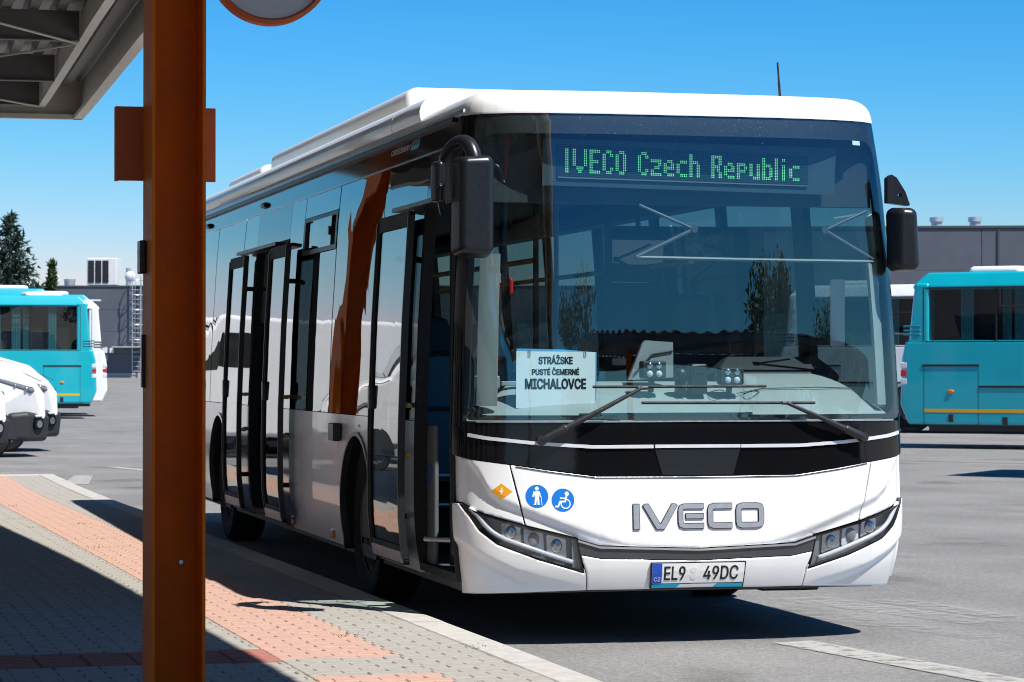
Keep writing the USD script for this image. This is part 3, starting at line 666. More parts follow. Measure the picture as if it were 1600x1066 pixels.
for z in (.398, .362): obj('plate_seal', panel(Point(-.028, z).buffer(.017), PT + .0022, PT + .003, .08), mat(f'seal_{int(z*1000)}', (.82, .82, .81), .35), pl, smooth=False)
# --- side: door side (left in the picture)
DZ0, DZ1 = .33, 2.372
D1a, D1b = None, 1.18           # front door opening: from the corner to y = 1.18
D2a, D2b = 6.02, 7.52           # middle door opening
ARCH = [(3.0, .5, .555), (9.30, .5, .575)]
def arch(y, z, r): return unary_union([Point(y, z).buffer(r, quad_segs=24), sbox(y - r, 0, y + r, z)])
low = sbox(1.2, .315, BUS_L, 1.17).difference(unary_union([arch(*a) for a in ARCH])).difference(sbox(D2a - .04, 0, D2b + .04, 3))
cuts = [1.22, 2.4, 3.62, 5.62, 5.98, 7.56, 8.25, 10.2, 11.3]
for a, b in zip(cuts[:-1], cuts[1:]):
    q = low.intersection(sbox(a + .003, 0, b - .003, 3))
    for w in polys(q): obj('side_panel', panel(left(w), -.02, 0, .09), BLACK if a in (5.62, 7.56) else WHITE, bus, smooth=50)
for w in polys(low.intersection(sbox(11.3, 0, BUS_L, 3))): obj('side_panel', panel(left(w), -.02, 0, .09), WHITE, bus, smooth=50)
for y, z, r in ARCH:
    ringa = Point(y, z).buffer(r + .012, quad_segs=24).difference(Point(y, z).buffer(r - .012, quad_segs=24)).intersection(sbox(y - 1, .33, y + 1, 2))
    obj('wheel_arch', panel(left(ringa), -.03, .012, .07), GREYT, bus, smooth=50)
    wellp = Point(y, z).buffer(r + .02, quad_segs=20).difference(Point(y, z).buffer(r - .003, quad_segs=20)).intersection(sbox(y - 1, .3, y + 1, 2))
    m = slab(wellp, .55); m = place(m, (-HW + .02, 0, 0), (0, 1, 0), (0, 0, 1), (1, 0, 0)); obj('wheel_housing', m, SATIN, bus)
# glass of the door side
ZG0, ZG1, ZB = 1.172, 2.69, 2.845
gl = [(1.20, 2.42, ZG0, ZG1), (2.43, 4.0, ZG0, ZG1), (4.02, 5.36, ZG0, 2.265), (4.02, 5.36, 2.53, ZG1), (5.37, 5.98, ZG0, ZG1), (7.56, 8.28, ZG0, ZG1), (8.30, 9.9, ZG0, ZG1), (9.92, 11.9, ZG0, ZG1)]
for a, b, c, d in gl:
    obj('side_window', pane(left(sbox(a + .004, c + .003, b - .004, d - .003)), 0, .12), SIDEGLASS, bus, smooth=True)
hop = sub('hopper_window', bus)
obj('hopper_frame', panel(left(sbox(4.02, 2.268, 5.36, 2.528).difference(sbox(4.08, 2.30, 4.62, 2.50)).difference(sbox(4.70, 2.30, 5.29, 2.50))), -.02, .004, .1), SATIN, hop, smooth=50)
obj('hopper_pane', pane(left(sbox(4.24, 2.30, 4.98, 2.50)), .005, .1), SIDEGLASS, hop, smooth=50)
obj('hopper_pane', pane(left(sbox(4.62, 2.30, 5.30, 2.50)), -.013, .1), SIDEGLASS, hop, smooth=50)
obj('catch', [cbox(-.006, .006, -.02, .02, -.03, .03, .003).apply_translation(onL(4.27, 2.40, .012))], SATIN, hop, smooth=False)
for a, b in [(None, 1.196), (5.984, 7.556)]:
    g = left(sbox(a, 2.42, b, ZG1 - .003)) if a else unary_union([left(sbox(CD, 2.42, b, ZG1 - .003)), sbox(-S_SIDE - .01, 2.42, -SD, ZG1 - .003)])
    obj('door_header', panel(g, -.02, 0, .06), BLACK, bus, smooth=50)
for y in (2.425, 4.01, 5.365, 8.29, 9.91):
    obj('window_pillar', panel(left(sbox(y - .05, ZG0, y + .05, ZG1)), -.05, -.008, .2), INK, bus, smooth=False)
band_s = unary_union([left(sbox(CD, ZG1 + .003, BUS_L, ZB)), sbox(-S_SIDE - .01, ZG1 + .003, -SD, ZB)])
obj('roof_band', panel(band_s, -.02, .002, .09), BLACK, bus, smooth=50)
obj('roof_band', panel(mirror(band_s), -.02, .002, .2), BLACK, bus, smooth=50)
gs = LineString([(s_left(BUS_L), ZG1), (-S_SIDE, ZG1), (-SD, ZG1)]); obj('band_seam', panel(gs.buffer(.005, cap_style=2), -.002, .006, .3), GREYT, bus, smooth=50)
gs = LineString([(s_left(BUS_L), ZB - .012), (s_left(.55), ZB - .012)]); obj('gutter', panel(gs.buffer(.014, cap_style=2), .002, .022, .3), SATIN, bus, smooth=50)
gs = LineString([(s_left(BUS_L), ZB + .018), (s_left(.3), ZB + .018)]); obj('gutter_rail', panel(gs.buffer(.009, cap_style=2), -.002, .012, .3), ALU, bus, smooth=50)
for y in (7.34, 10.6):
    obj('side_camera', hull([onL(y - .07, 2.745, .012), onL(y + .07, 2.745, .012)], .022), SATIN, bus)
put_text('CROSSWAY', s_left(2.10), 2.757, .032, .56, .003, WHITES, bus, 'side_lettering')
bd = obj('side_badge', panel(left(Polygon([(1.78, 2.748), (1.60, 2.748), (1.55, 2.765), (1.55, 2.80), (1.73, 2.80), (1.78, 2.785)])), .003, .005, .05), CYANS, bus, smooth=False)
obj('badge_face', panel(left(Polygon([(1.765, 2.77), (1.60, 2.77), (1.565, 2.78), (1.565, 2.795), (1.72, 2.795), (1.765, 2.784)])), .0055, .0065, .05), GREYT, bd, smooth=False)
# markers, boxes, small print
for y in (5.56, 3.96):
    obj('marker_lamp', rbox(-.012, .006, -.04, .04, -.028, .028, .006).apply_translation(onL(y, .372, .006)), AMBER, bus)
obj('door_button_box', rbox(-.045, .01, -.10, .10, -.058, .058, .012).apply_translation(onL(3.60, 1.055, .015)), SATIN, bus)
for i in range(2): put_text('130', s_left(2.92), 1.098 - .045 * i, .018, .08, .0006, GREYT, bus, 'small_print')
# doors: leaves slid open along the outside
def door_leaf(y0, y1, t=.105):
    d = sub('door_leaf', bus)
    out = left(rrect(y0, y1, .365, 2.355, .03)); inn = left(rrect(y0 + .045, y1 - .045, .47, 2.27, .03))
    obj('frame', panel(out.difference(inn), t - .02, t + .012, .12), RUBBER, d, smooth=50)
    obj('edge_strip', panel(left(sbox(y0 - .003, .40, y0 + .010, 2.33)), t - .02, t + .020, .12), SATIN, d, smooth=50)
    obj('edge_strip', panel(left(sbox(y1 - .010, .40, y1 + .003, 2.33)), t - .02, t + .020, .12), SATIN, d, smooth=50)
    obj('pane', pane(inn.buffer(.01), t + .002, .12), DOORGLASS, d, smooth=True)
    obj('sill_strip', panel(left(sbox(y0 + .03, .375, y1 - .03, .44)), t + .012, t + .020, .12), ALU, d, smooth=50)
    for z in (.98, 1.26):
        obj('grab_rail', tube([onL(y0 + .09, z, t - .06), onL(y1 - .09, z, t - .06)], .014, 8), YELLOW, d)
    obj('lock', rbox(-.015, .015, -.03, .03, -.07, .07, .008).apply_translation(onL(y1 - .035, 1.30, t + .012)), SATIN, d)
    for z in (.62, 2.1):
        obj('hinge_arm', tube([onL((y0 + y1) / 2, z, t - .02), onL((y0 + y1) / 2 - .15, z, -.10)], .018, 8), SATIN, d)
door_leaf(1.10, 2.00); door_leaf(5.36, 6.13); door_leaf(7.40, 8.22)
# door frames
for g in [unary_union([left(sbox(CD, DZ0, 1.235, 2.42)), sbox(-S_SIDE - .01, DZ0, -SD, 2.42)]), left(sbox(D2a - .05, DZ0, D2b + .05, 2.42))]:
    b = g.bounds; inn = sbox(b[0] + .05, b[1] + .045, b[2] - (.012 if b[2] > -2 else .05), b[3] - .05)
    obj('door_frame', panel(g.difference(inn), -.06, .004, .12), RUBBER, bus, smooth=50)
for a, b in [(.46, 1.20), (D2a, D2b)]:
    obj('door_rail', panel(left(sbox(a, 2.375, b + .5, 2.40)), .03, .10, .2), SATIN, bus, smooth=50)
for a, b in [(.40, 1.16), (D2a, D2b)]:
    obj('door_sill', cbox(-1.235, -1.15, a, b, .335, .362, .004), ALU, bus, smooth=False)
obj('step_edge', cbox(-1.236, -1.19, .98, 1.12, .362, .368, .001), YELLOW, bus, smooth=False)
# open-door mechanism seen in the front doorway
obj('door_post', cyl((-1.11, .98, .37), (-1.11, .98, 2.36), .022, 12), SATIN, bus)
obj('door_arm', [tube([(-1.11, .98, .52), (-1.17, .82, .52), (-1.28, .95, .52)], .014, 8), tube([(-1.11, .98, .45), (-1.14, .80, .45)], .016, 8)], ALU, bus)
obj('doorway_panel', cbox(-1.215, -1.19, 1.00, 1.20, .37, 1.15, .006), INNER, bus, smooth=False)
obj('doorway_sticker', slab(Point(0, 0).buffer(.055).difference(Point(0, 0).buffer(.038)), .002).apply_transform(np.array([[0, 0, -1, -1.216], [1, 0, 0, 1.10], [0, 1, 0, .88], [0, 0, 0, 1]])), BLUES, bus, smooth=False)
# --- other side and rear
lowr = sbox(CD, .315, BUS_L, 1.17).difference(unary_union([arch(*a) for a in ARCH]))
for w in polys(right(lowr)): obj('side_panel', panel(w, -.02, 0, .2), WHITE, bus, smooth=50)
obj('side_panel', panel(sbox(SD, .315, S_SIDE + .01, 1.17), -.02, 0, .06), WHITE, bus, smooth=50)
obj('side_panel', panel(sbox(SD, 1.17, S_SIDE + .01, ZB), -.02, 0, .06), BLACK, bus, smooth=50)
for a, b in [(.42, 1.55), (1.75, 3.1), (3.2, 4.6), (4.7, 6.1), (6.2, 7.6), (7.7, 9.1), (9.2, 10.6), (10.7, 11.9)]:
    obj('far_window', pane(right(sbox(a, 1.25, b, 2.55)), 0, .3), FARGLASS, bus, smooth=True)
prs = [(1.55, 1.75), (3.1, 3.2), (4.6, 4.7), (6.1, 6.2), (7.6, 7.7), (9.1, 9.2), (10.6, 10.7), (11.9, BUS_L)]
obj('far_wall', panel(unary_union([right(sbox(CD, 1.17, BUS_L, 1.25)), right(sbox(CD, 2.55, BUS_L, ZG1))] + [right(sbox(a, 1.2, b, 2.6)) for a, b in prs]), -.05, 0, .3), BLACK, bus, smooth=50)
obj('rear_wall', cbox(-1.2, 1.2, BUS_L - .05, BUS_L + .03, .32, 2.9, .02), WHITE, bus, smooth=False)
obj('floor', cbox(-1.19, 1.22, .42, BUS_L - .05, .27, .355, .004), FLOORM, bus, smooth=False)
obj('floor', cbox(-1.02, 1.06, .16, .425, .275, .355, .004), FLOORM, bus, smooth=False)
obj('rear_platform', cbox(-1.19, 1.19, 8.3, BUS_L - .05, .355, .75, .01), FLOORM, bus, smooth=False)
obj('ceiling', cbox(-1.13, 1.13, .42, BUS_L - .05, 2.66, 2.70, .01), CEIL, bus, smooth=False)
for k in (-1, 1):
    obj('ceiling_duct', bar((k * 1.0, 1.2, 2.58), (k * 1.0, BUS_L - .1, 2.58), .26, .14, .05), CEIL, bus, smooth=40)
# --- roof
def roof_shell():
    a = np.concatenate([-(_ps[::-1]), _ps[1:]]); keep = np.linspace(0, _ps[-1], 140)
    s = np.concatenate([-keep[::-1], keep[1:]])
    s = np.unique(np.concatenate([s, np.linspace(-1.6, 1.6, 121)]))
    base = B(s, 2.846, 0); out = B(s, 2.846, .01); n = (out - base) / .01
    rows = [B(s, 2.834, -.03), B(s, 2.834, .0), B(s, 2.846, .004)]
    fr = np.clip(1 - base[:, 1] / .5, 0, 1)
    rh, rv = .13 + .06 * fr, .125
    for k in np.linspace(.12, 1, 9):
        an = k * math.pi / 2; q = base - n * (rh * (1 - math.cos(an)))[:, None]; q[:, 2] = 2.846 + rv * math.sin(an) ** .9; rows.append(q)
    last = rows[-1]; spine = np.stack([0 * s, np.clip(last[:, 1], 1.0, BUS_L - .3), 0 * s + 3.0], -1)
    for f in (.15, .4, .7, 1.0):
        q = last * (1 - f) + spine * f; q[:, 2] = last[:, 2] + .03 * (1 - (1 - f) ** 2); rows.append(q)
    V = np.concatenate(rows); N = len(s); F = []
    for r in range(len(rows) - 1):
        for i in range(N - 1):
            a_, b_ = r * N + i, r * N + i + 1; F += [(a_, b_, b_ + N), (a_, b_ + N, a_ + N)]
    return trimesh.Trimesh(V, F, process=True)
obj('roof', roof_shell(), ROOFW, bus, smooth=60)
cow = Polygon([(-1.15, 2.895), (-1.165, 2.93), (-1.168, 2.965), (-1.158, 3.0), (-1.135, 3.03), (-1.10, 3.055), (-1.075, 3.06), (-1.05, 3.045), (-1.03, 3.0), (-1.02, 2.90)])
for k in (1, -1):
    cw = affinity.scale(cow, k, 1, origin=(0, 0))
    for a, b in [(1.62, 2.45), (2.46, 11.8)]:
        m = slab(cw, b - a, .6); m = place(m, (0, a, 0), (1, 0, 0), (0, 0, 1), (0, 1, 0)); m.invert()
        obj('roof_cowl', m, ROOFW, bus, smooth=40)
    m = slab(affinity.scale(Polygon([(-1.13, 2.90), (-1.06, 2.955), (-.98, 2.965), (-.95, 2.93), (-.95, 2.88)]), k, 1, origin=(0, 0)), .42); m = place(m, (0, .86, 0), (1, 0, 0), (0, 0, 1), (0, 1, 0)); m.invert()
    obj('cowl_lamp', m, LTGREY, bus, smooth=40)
def pod(y0, y1, w, z1, slope):
    return hull([(x, y, z) for x in (-w + .09, w - .09) for y, z in ((y0 + .08, z1 - .09), (y1 - .09, z1 - .09), (y0 - slope, 2.95), (y1, 2.95))], .09, 20)
obj('roof_pod', pod(3.15, 8.75, .93, 3.272, .06), ROOFW, bus, smooth=35)
obj('roof_pod', pod(9.5, 11.5, .90, 3.235, .3), ROOFW, bus, smooth=35)
obj('roof_unit', rbox(-.75, .45, 8.95, 9.4, 2.95, 3.265, .03), LTGREY, bus)
an = obj('antenna', [tube(smooth_pts([(.83, 1.0, 2.99), (.822, 1.0, 3.1), (.812, 1.0, 3.235)], 4), [.008] * 5 + [.006] * 4, 8), hull([(.83, .97, 2.99), (.83, 1.03, 2.99), (.83, 1.0, 3.01)], .014)], SATIN, bus)
# --- wheels
def wheel(x, y, k):
    w = sub('wheel', bus)
    P = [(.29, -.12), (.40, -.145), (.455, -.14), (.48, -.11), (.482, .11), (.455, .14), (.40, .145), (.29, .12), (.29, -.12)]
    m = lathe(P, 48, 'x'); m.apply_translation([x, y, .48]); obj('tyre', m, TYRE, w, smooth=40)
    rim = [(.0, .02), (.10, .02), (.115, .035), (.13, -.02), (.24, -.045), (.262, .05), (.285, .10), (.30, .125), (.292, .10), (.27, -.02), (.24, -.10), (.0, -.10)]
    m = lathe([(r, h) for r, h in rim], 48, 'x'); m.apply_scale([1, 1, 1])
    if k < 0: m.apply_transform(np.diag([-1, 1, 1, 1])); m.invert()
    m.apply_translation([x, y, .48]); obj('rim', m, STEEL, w, smooth=35)
    obj('hub', lathe([(0, 0), (.075, 0), (.085, -.02), (.085, -.10), (0, -.10)], 24, 'x').apply_transform(np.diag([k, 1, 1, 1])).apply_translation([x + k * .06, y, .48]), STEEL, w)
    for i in range(10):
        a = i * math.pi / 5; c = np.array([x + k * .0, y + .166 * math.cos(a), .48 + .166 * math.sin(a)])
        obj('wheel_nut', cyl(c + [k * -.02, 0, 0], c + [k * .035, 0, 0], .017, 6), ALU, w, smooth=False)
for y in (3.0, 9.30):
    wheel(-1.07, y, -1); wheel(1.07, y, 1)
for a_, b_ in ((.95, 2.36), (3.66, 8.66)): obj('underbody', cbox(-1.0, .92, a_, b_, .20, .30, .02), SATIN, bus, smooth=False)
obj('axle', [cyl((-1, y, .48), (1, y, .48), .07, 10) for y in (3.0, 9.3)], SATIN, bus)
obj('tow_cover', cbox(.52, .86, .45, .60, .235, .275, .01), SATIN, bus, smooth=False)
# --- mirrors
ml = sub('wing_mirror', bus)
def mir_l(x, y, z): return (x - X0, y, z)
body = hull([mir_l(x, y, z) for x, y, z in [(-1.235, -.17, 2.525), (-1.135, -.17, 2.53), (-1.238, -.17, 2.105), (-1.138, -.17, 2.10), (-1.248, -.075, 2.53), (-1.125, -.075, 2.535), (-1.252, -.075, 2.09), (-1.127, -.075, 2.085)]], .042, 20)
obj('housing', body, MIRRORP, ml, smooth=40)
obj('mirror_glass', cbox(*(np.array([-1.265, -1.115]) - X0), -.036, -.028, 2.07, 2.53, .003), MIRRORG, ml, smooth=False)
obj('arm', tube(smooth_pts([mir_l(*p) for p in [(-1.235, .30, 2.36), (-1.275, .17, 2.53), (-1.255, .03, 2.635), (-1.215, -.06, 2.645), (-1.188, -.12, 2.58), (-1.182, -.14, 2.49)]], 8), .040, 16), MIRRORP, ml, smooth=True)
obj('arm', tube([mir_l(*p) for p in [(-1.25, .34, 2.30), (-1.33, .10, 2.40), (-1.34, -.02, 2.42)]], .016, 10), MIRRORP, ml, smooth=True)
obj('side_housing', hull([mir_l(x, y, z) for x, y, z in [(-1.335, .02, 2.53), (-1.345, .08, 2.53), (-1.335, .02, 2.36), (-1.345, .08, 2.36)]], .026), MIRRORP, ml)
mr = sub('wing_mirror', bus)
def Z(*p): return [mir_l(x + .028, y + .12, z) for x, y, z in p]
obj('housing', hull(Z((1.265, .0, 2.31), (1.30, .0, 2.31), (1.265, .0, 2.05), (1.315, .0, 2.05), (1.245, .09, 2.315), (1.31, .09, 2.315), (1.25, .09, 2.045), (1.335, .09, 2.045)), .042, 20), MIRRORP, mr, smooth=40)
obj('mirror_glass', cbox(*(np.array([1.25, 1.375]) - X0), .248, .256, 2.03, 2.34, .003), MIRRORG, mr, smooth=False)
tri = Polygon([(1.195, 2.385), (1.195, 2.515), (1.215, 2.53), (1.24, 2.515), (1.29, 2.44), (1.315, 2.372)]).difference(Point(1.262, 2.425).buffer(.018))
m = slab(tri.buffer(.006), .05); m = place(m, (-X0 + .028, .21, 0), (1, 0, 0), (0, 0, 1), (0, -1, 0)); obj('arm', m, MIRRORP, mr, smooth=35)
obj('arm_post', hull(Z((1.212, .06, 2.40), (1.212, .06, 2.51)), .022), MIRRORP, mr)
# --- wipers
def wiper(pivot, knee, a, b, t0=.035):
    w = sub('wiper', bus)
    pv, kn = np.array(pivot), np.array(knee)
    d = (kn - pv); mid = pv + d * .22
    obj('pivot', [cyl(on(*pv, 0), on(*pv, .055), .026, 16), hull([on(*pv, .035), on(*mid, .04)], .024)], SATIN, w)
    obj('arm', tube([on(*mid, .042), on(*(pv + d * .6), .044), on(*kn, .034)], [.017, .013, .009], 10), SATIN, w, smooth=40)
    L = [np.array(a) + (np.array(b) - np.array(a)) * k for k in np.linspace(0, 1, 13)]
    obj('blade', [tube([on(s, z, .014) for s, z in L], .0075, 8), tube([on(s, z, .024) for s, z in L], .005, 6)], RUBBER, w, smooth=40)
    obj('clip', hull([on(*(kn + (-.02, 0)), .028), on(*(kn + (.03, 0)), .028)], .010), SATIN, w)
    return w
wiper((-.855, 1.090), (-.315, 1.366), (-.58, 1.372), (.392, 1.374))
w2 = wiper((.945, 1.098), (.50, 1.284), (-.31, 1.287), (.672, 1.284))
# ------------------------------------------------------------------ behind the windscreen
def yslab(g, y, th):  # area in (x, z), facing the front, its face at y
    m = slab(g, th); return place(m, (0, y, 0), (1, 0, 0), (0, 0, 1), (0, -1, 0))
LY = .235
led = sub('destination_display', bus)
obj('casing', yslab(Polygon([(-.79, 2.452), (.872, 2.424), (.884, 2.684), (-.783, 2.702)]), LY + .03, .02), mat('display_casing', (.035, .06, .075), .5, var=.1), led, smooth=False)
obj('board', yslab(Polygon([(-.715, 2.49), (.72, 2.466), (.72, 2.634), (-.715, 2.675)]), LY + .012, .004), LEDBACK, led, smooth=False)
obj('board_edge', yslab(Polygon([(-.705, 2.492), (.715, 2.468), (.715, 2.473), (-.705, 2.4985)]), LY + .006, .006), INNER, led, smooth=False)
FONT = {'I': ['#', '#', '#', '#', '#', '#', '#'], 'V': ['#...#', '#...#', '#...#', '#...#', '#...#', '.#.#.', '..#..'], 'E': ['####', '#...', '#...', '###.', '#...', '#...', '####'],
        'C': ['.##.', '#..#', '#...', '#...', '#...', '#..#', '.##.'], 'O': ['.##.', '#..#', '#..#', '#..#', '#..#', '#..#', '.##.'], 'z': ['....', '....', '####', '...#', '.##.', '#...', '####'],
        'e': ['....', '....', '.##.', '#..#', '####', '#...', '.###'], 'c': ['....', '....', '.###', '#...', '#...', '#...', '.###'], 'h': ['#...', '#...', '###.', '#..#', '#..#', '#..#', '#..#'],
        'R': ['####', '#..#', '#..#', '###.', '#.#.', '#..#', '#..#'], 'p': ['....', '....', '###.', '#..#', '###.', '#...', '#...'], 'u': ['....', '....', '#..#', '#..#', '#..#', '#..#', '.###'],
        'b': ['#...', '#...', '###.', '#..#', '#..#', '#..#', '###.'], 'l': ['#', '#', '#', '#', '#', '#', '#'], 'i': ['#', '.', '#', '#', '#', '#', '#'], ' ': ['...', '...', '...', '...', '...', '...', '...']}
COLS, ROWS = 132, 18
on_, cx = np.zeros((ROWS, COLS), bool), 0
glyphs = []
for ch in 'IVECO Czech Republic':
    g = np.array([[c == '#' for c in r] for r in FONT[ch]])
    g = np.repeat(g, 2, 0); w = g.shape[1]
    wide = np.zeros((14, int(round(w * 1.5)) + (1 if w == 1 else 0)), bool)
    for c in range(w):
        a = int(round(c * 1.5)); wide[:, a:a + 2] |= g[:, c:c + 1]
    glyphs.append(wide)
tot = sum(g.shape[1] + 1 for g in glyphs); COLS = tot + 7; on_ = np.zeros((ROWS, COLS), bool); cx = 4
for g in glyphs: on_[2:16, cx:cx + g.shape[1]] |= g; cx += g.shape[1] + 1
def led_pos(i, j):
    a, b = (j + .5) / COLS, (i + .5) / ROWS
    z0, z1 = 2.673 + (2.632 - 2.673) * a, 2.503 + (2.478 - 2.503) * a
    return np.stack([-.706 + 1.418 * a, np.full_like(a, LY + .006), z0 + (z1 - z0) * b], -1)
def dots(mask, r):
    i, j = np.nonzero(mask); P_ = led_pos(i.astype(float), j.astype(float)); k = np.arange(6) * math.pi / 3
    V = (P_[:, None] + r * np.stack([np.cos(k), 0 * k, np.sin(k) * .95], -1)[None]).reshape(-1, 3); n = np.arange(len(P_)) * 6
    return trimesh.Trimesh(V, np.concatenate([np.stack([n, n + a, n + a + 1], 1) for a in range(1, 5)]), process=False)
obj('lit_text', dots(on_, .0037), LEDM, led, smooth=False)
obj('unlit_dots', dots(~on_, .0028), LEDOFF, led, smooth=False)
# black lining above and below the display
obj('display_lining', cbox(-1.12, 1.12, .33, .36, 2.36, 2.80, .004), DASHD, bus, smooth=False)
# sun blinds: scissor arms and rail
for k, (a, b, c) in enumerate([((-.25, 2.353), (.061, 2.226), (-.268, 2.07)), ((1.056, 2.337), (.813, 2.228), (1.112, 2.062))]):
    sb = sub('blind_arm', bus)
    P3 = lambda q: (q[0], .24, q[1])
    obj('upper_rod', tube([P3(a), P3(b)], .009, 8), RODM, sb); obj('lower_rod', tube([P3(b), P3(c)], .012, 8), RODM, sb)
    obj('joint', cyl((b[0], .225, b[1]), (b[0], .255, b[1]), .02, 14), RODM, sb)
obj('blind_rail', tube([(-.268, .24, 2.07), (.4, .24, 2.062), (1.112, .24, 2.058)], .011, 8), RODM, bus)
# dashboard
def dash_mesh():
    s = np.linspace(-1.30, 1.30, 90)
    rows = []
    for f in np.linspace(0, 1, 15):
        d = np.interp(f, [0, .1, .35, .62, .8, 1], [.03, .07, .22, .44, .60, .66])
        zl = np.interp(f, [0, .1, .35, .62, .8, 1], [1.19, 1.235, 1.325, 1.392, 1.40, 1.25])
        bump_ = .045 * sstep((s - .30) / .12) * sstep((1.20 - s) / .14) * np.interp(f, [0, .1, .3, .5, 1], [0, .1, .8, 1, 1])
        corner = -.03 * sstep((np.abs(s) - 1.05) / .2) * f
        rows.append(B(s, zl + bump_ + corner, -d))
    V = np.concatenate(rows); N = len(s); F = []
    for r in range(len(rows) - 1):
        for i in range(N - 1):
            a, b = r * N + i, r * N + i + 1; F += [(a, b, b + N), (a, b + N, a + N)]
    return trimesh.Trimesh(V, F, process=False)
dash = obj('dashboard', dash_mesh(), DASH, bus, smooth=50)
obj('dash_seam', tube([B(s, z, -.20) for s, z in [(.30, 1.333), (.45, 1.36), (.8, 1.366), (1.1, 1.36)]], .003, 6), DASHD, dash)
obj('dash_base', cbox(-1.1, 1.1, .30, .62, .36, 1.22, .03), DASHD, bus, smooth=False)
obj('instrument_hood', hull([(.30, .55, 1.42), (.98, .55, 1.42), (.40, .68, 1.50), (.92, .68, 1.50), (.30, .85, 1.40), (.98, .85, 1.40)], .035), DASHD, bus)
st = sub('steering_wheel', bus)
ring = trimesh.creation.torus(.225, .018, major_sections=40, minor_sections=10); 
Tm = trimesh.transformations.rotation_matrix(math.radians(28), [1, 0, 0]); Tm[:3, 3] = (.62, 1.0, 1.36)
ring.apply_transform(Tm); obj('rim', ring, SATIN, st, smooth=True)
obj('spokes', [bar((.62 - .2, 1.0, 1.355), (.62 + .2, 1.0, 1.355), .04, .02), cyl((.62, .98, 1.36), (.62, .8, 1.15), .035, 12)], SATIN, st)
ds = sub('driver_seat', bus)
obj('cushion', rbox(.38, .86, 1.35, 1.85, .80, .95, .05), SATIN, ds); obj('backrest', hull([(.42, 1.85, .95), (.82, 1.85, .95), (.44, 2.0, 1.62), (.80, 2.0, 1.62)], .06), SATIN, ds)
obj('headrest', rbox(.50, .74, 1.97, 2.07, 1.70, 1.92, .045), SATIN, ds)
obj('driver_partition', [cbox(.15, 1.18, 2.28, 2.31, .36, 1.35, .005), cbox(.15, .19, 2.28, 2.32, 1.35, 2.6, .005)], DASHD, bus, smooth=False)
obj('partition_pane', trimesh.Trimesh([(.19, 2.295, 1.36), (1.18, 2.295, 1.36), (1.18, 2.295, 2.35), (.19, 2.295, 2.35)], [(0, 1, 2), (0, 2, 3)]), SIDEGLASS, bus, smooth=False)
obj('cab_door', [cbox(.10, .14, .75, 2.25, .36, 1.30, .01)], DASHD, bus, smooth=False)
obj('cab_panel', yslab(rrect(.99, 1.076, 1.592, 1.972, .012), .62, .006), WHITES, bus, smooth=False)  # plain white upright panel inside the cab
for k in (-1, 1):
    g = sbox(1.14, 1.27, 1.235, 2.05) if k > 0 else sbox(-1.235, 1.27, -1.10, 2.08)
    obj('pillar_trim', panel(g, -.075, -.055, .06), DASH, bus, smooth=50)
# spot lamps and instruments on the dashboard
def spot_lamp(x, z):
    l = sub('dash_spot_lamp', bus)
    obj('case', rbox(x - .068, x + .068, .15, .22, z - .048, z + .048, .012), DASHD, l)
    for dx in (-.026, .026):
        for dz in (-.022, .024):
            obj('bulb', trimesh.creation.icosphere(2, .018).apply_scale([1, .6, 1]).apply_translation([x + dx, .149, z + dz]), CHROME if dz > 0 else CLEARL, l, smooth=True)
    obj('foot', bar((x, .2, z - .04), (x, .22, z - .12), .03, .02), SATIN, l)
spot_lamp(-.191, 1.462); spot_lamp(.250, 1.428)
obj('dash_camera', [trimesh.creation.icosphere(2, .036).apply_translation([-.029, .19, 1.438]), cbox(-.05, .0, .18, .24, 1.33, 1.43, .005)], SATIN, bus)
obj('ticket_reader', [rbox(.018, .118, .17, .25, 1.33, 1.495, .014), cbox(.035, .10, .164, .172, 1.44, 1.485, .003)], SATIN, bus)
obj('tablet_stand', yslab(Polygon([(-.285, 1.405), (-.205, 1.60), (-.185, 1.622), (-.03, 1.612), (-.028, 1.42)]), .36, .03), DASH, bus, smooth=False)
obj('tablet_edge', tube([(-.25, .325, 1.44), (-.15, .325, 1.545), (-.035, .325, 1.565)], .006, 6), DASHD, bus)
wires = [smooth_pts([(.33, .2, 1.33), (.36, .15, 1.345), (.42, .2, 1.34)], 6), smooth_pts([(.14, .2, 1.34), (.17, .15, 1.352), (.22, .2, 1.345)], 6)]
obj('cable', [tube(w, .003, 5) for w in wires], SATIN, bus)
obj('card_holder', [rbox(-1.13, -1.0, .33, .40, 1.36, 1.43, .01), cbox(-.98, -.72, .38, .42, 1.375, 1.40, .004)], DASH, bus)
for x, z in ((-1.008, 1.90), (-.93, 1.915)):
    obj('emergency_hammer', [hull([(x, .37, z + .03), (x, .37, z - .035)], .012)], REDL, bus)
obj('hammer_mount', cbox(-1.03, -.985, .37, .39, 1.93, 1.98, .004), ALU, bus, smooth=False)
# handrails, partitions, passenger seats
for x, y in [(-.50, 1.5), (-.50, 3.6), (.45, 2.6), (.45, 4.6), (-.5, 5.9), (.45, 6.8), (-.5, 7.7)]:
    obj('handrail', cyl((x, y, .36), (x, y, 2.62), .017, 8), YELLOW if y > 3 else SATIN, bus)
for x in (-.5, .45): obj('handrail', tube([(x, 1.5, 2.10), (x, 8.4, 2.10)], .016, 8), YELLOW, bus)
pt = sub('entrance_partition', bus)
obj('panel', yslab(Polygon([(-1.17, .80), (-.55, .80), (-.55, 1.54), (-1.02, 1.54), (-1.10, 1.50), (-1.15, 1.40), (-1.17, 1.25)]), 1.92, .02), PANELT, pt, smooth=False)
obj('frame', tube(smooth_pts([(-1.175, 1.89, .40), (-1.175, 1.89, 1.2), (-1.15, 1.89, 1.42), (-1.07, 1.89, 1.54), (-.9, 1.89, 1.55), (-.55, 1.89, 1.55)], 6), .014, 8), SATIN, pt)
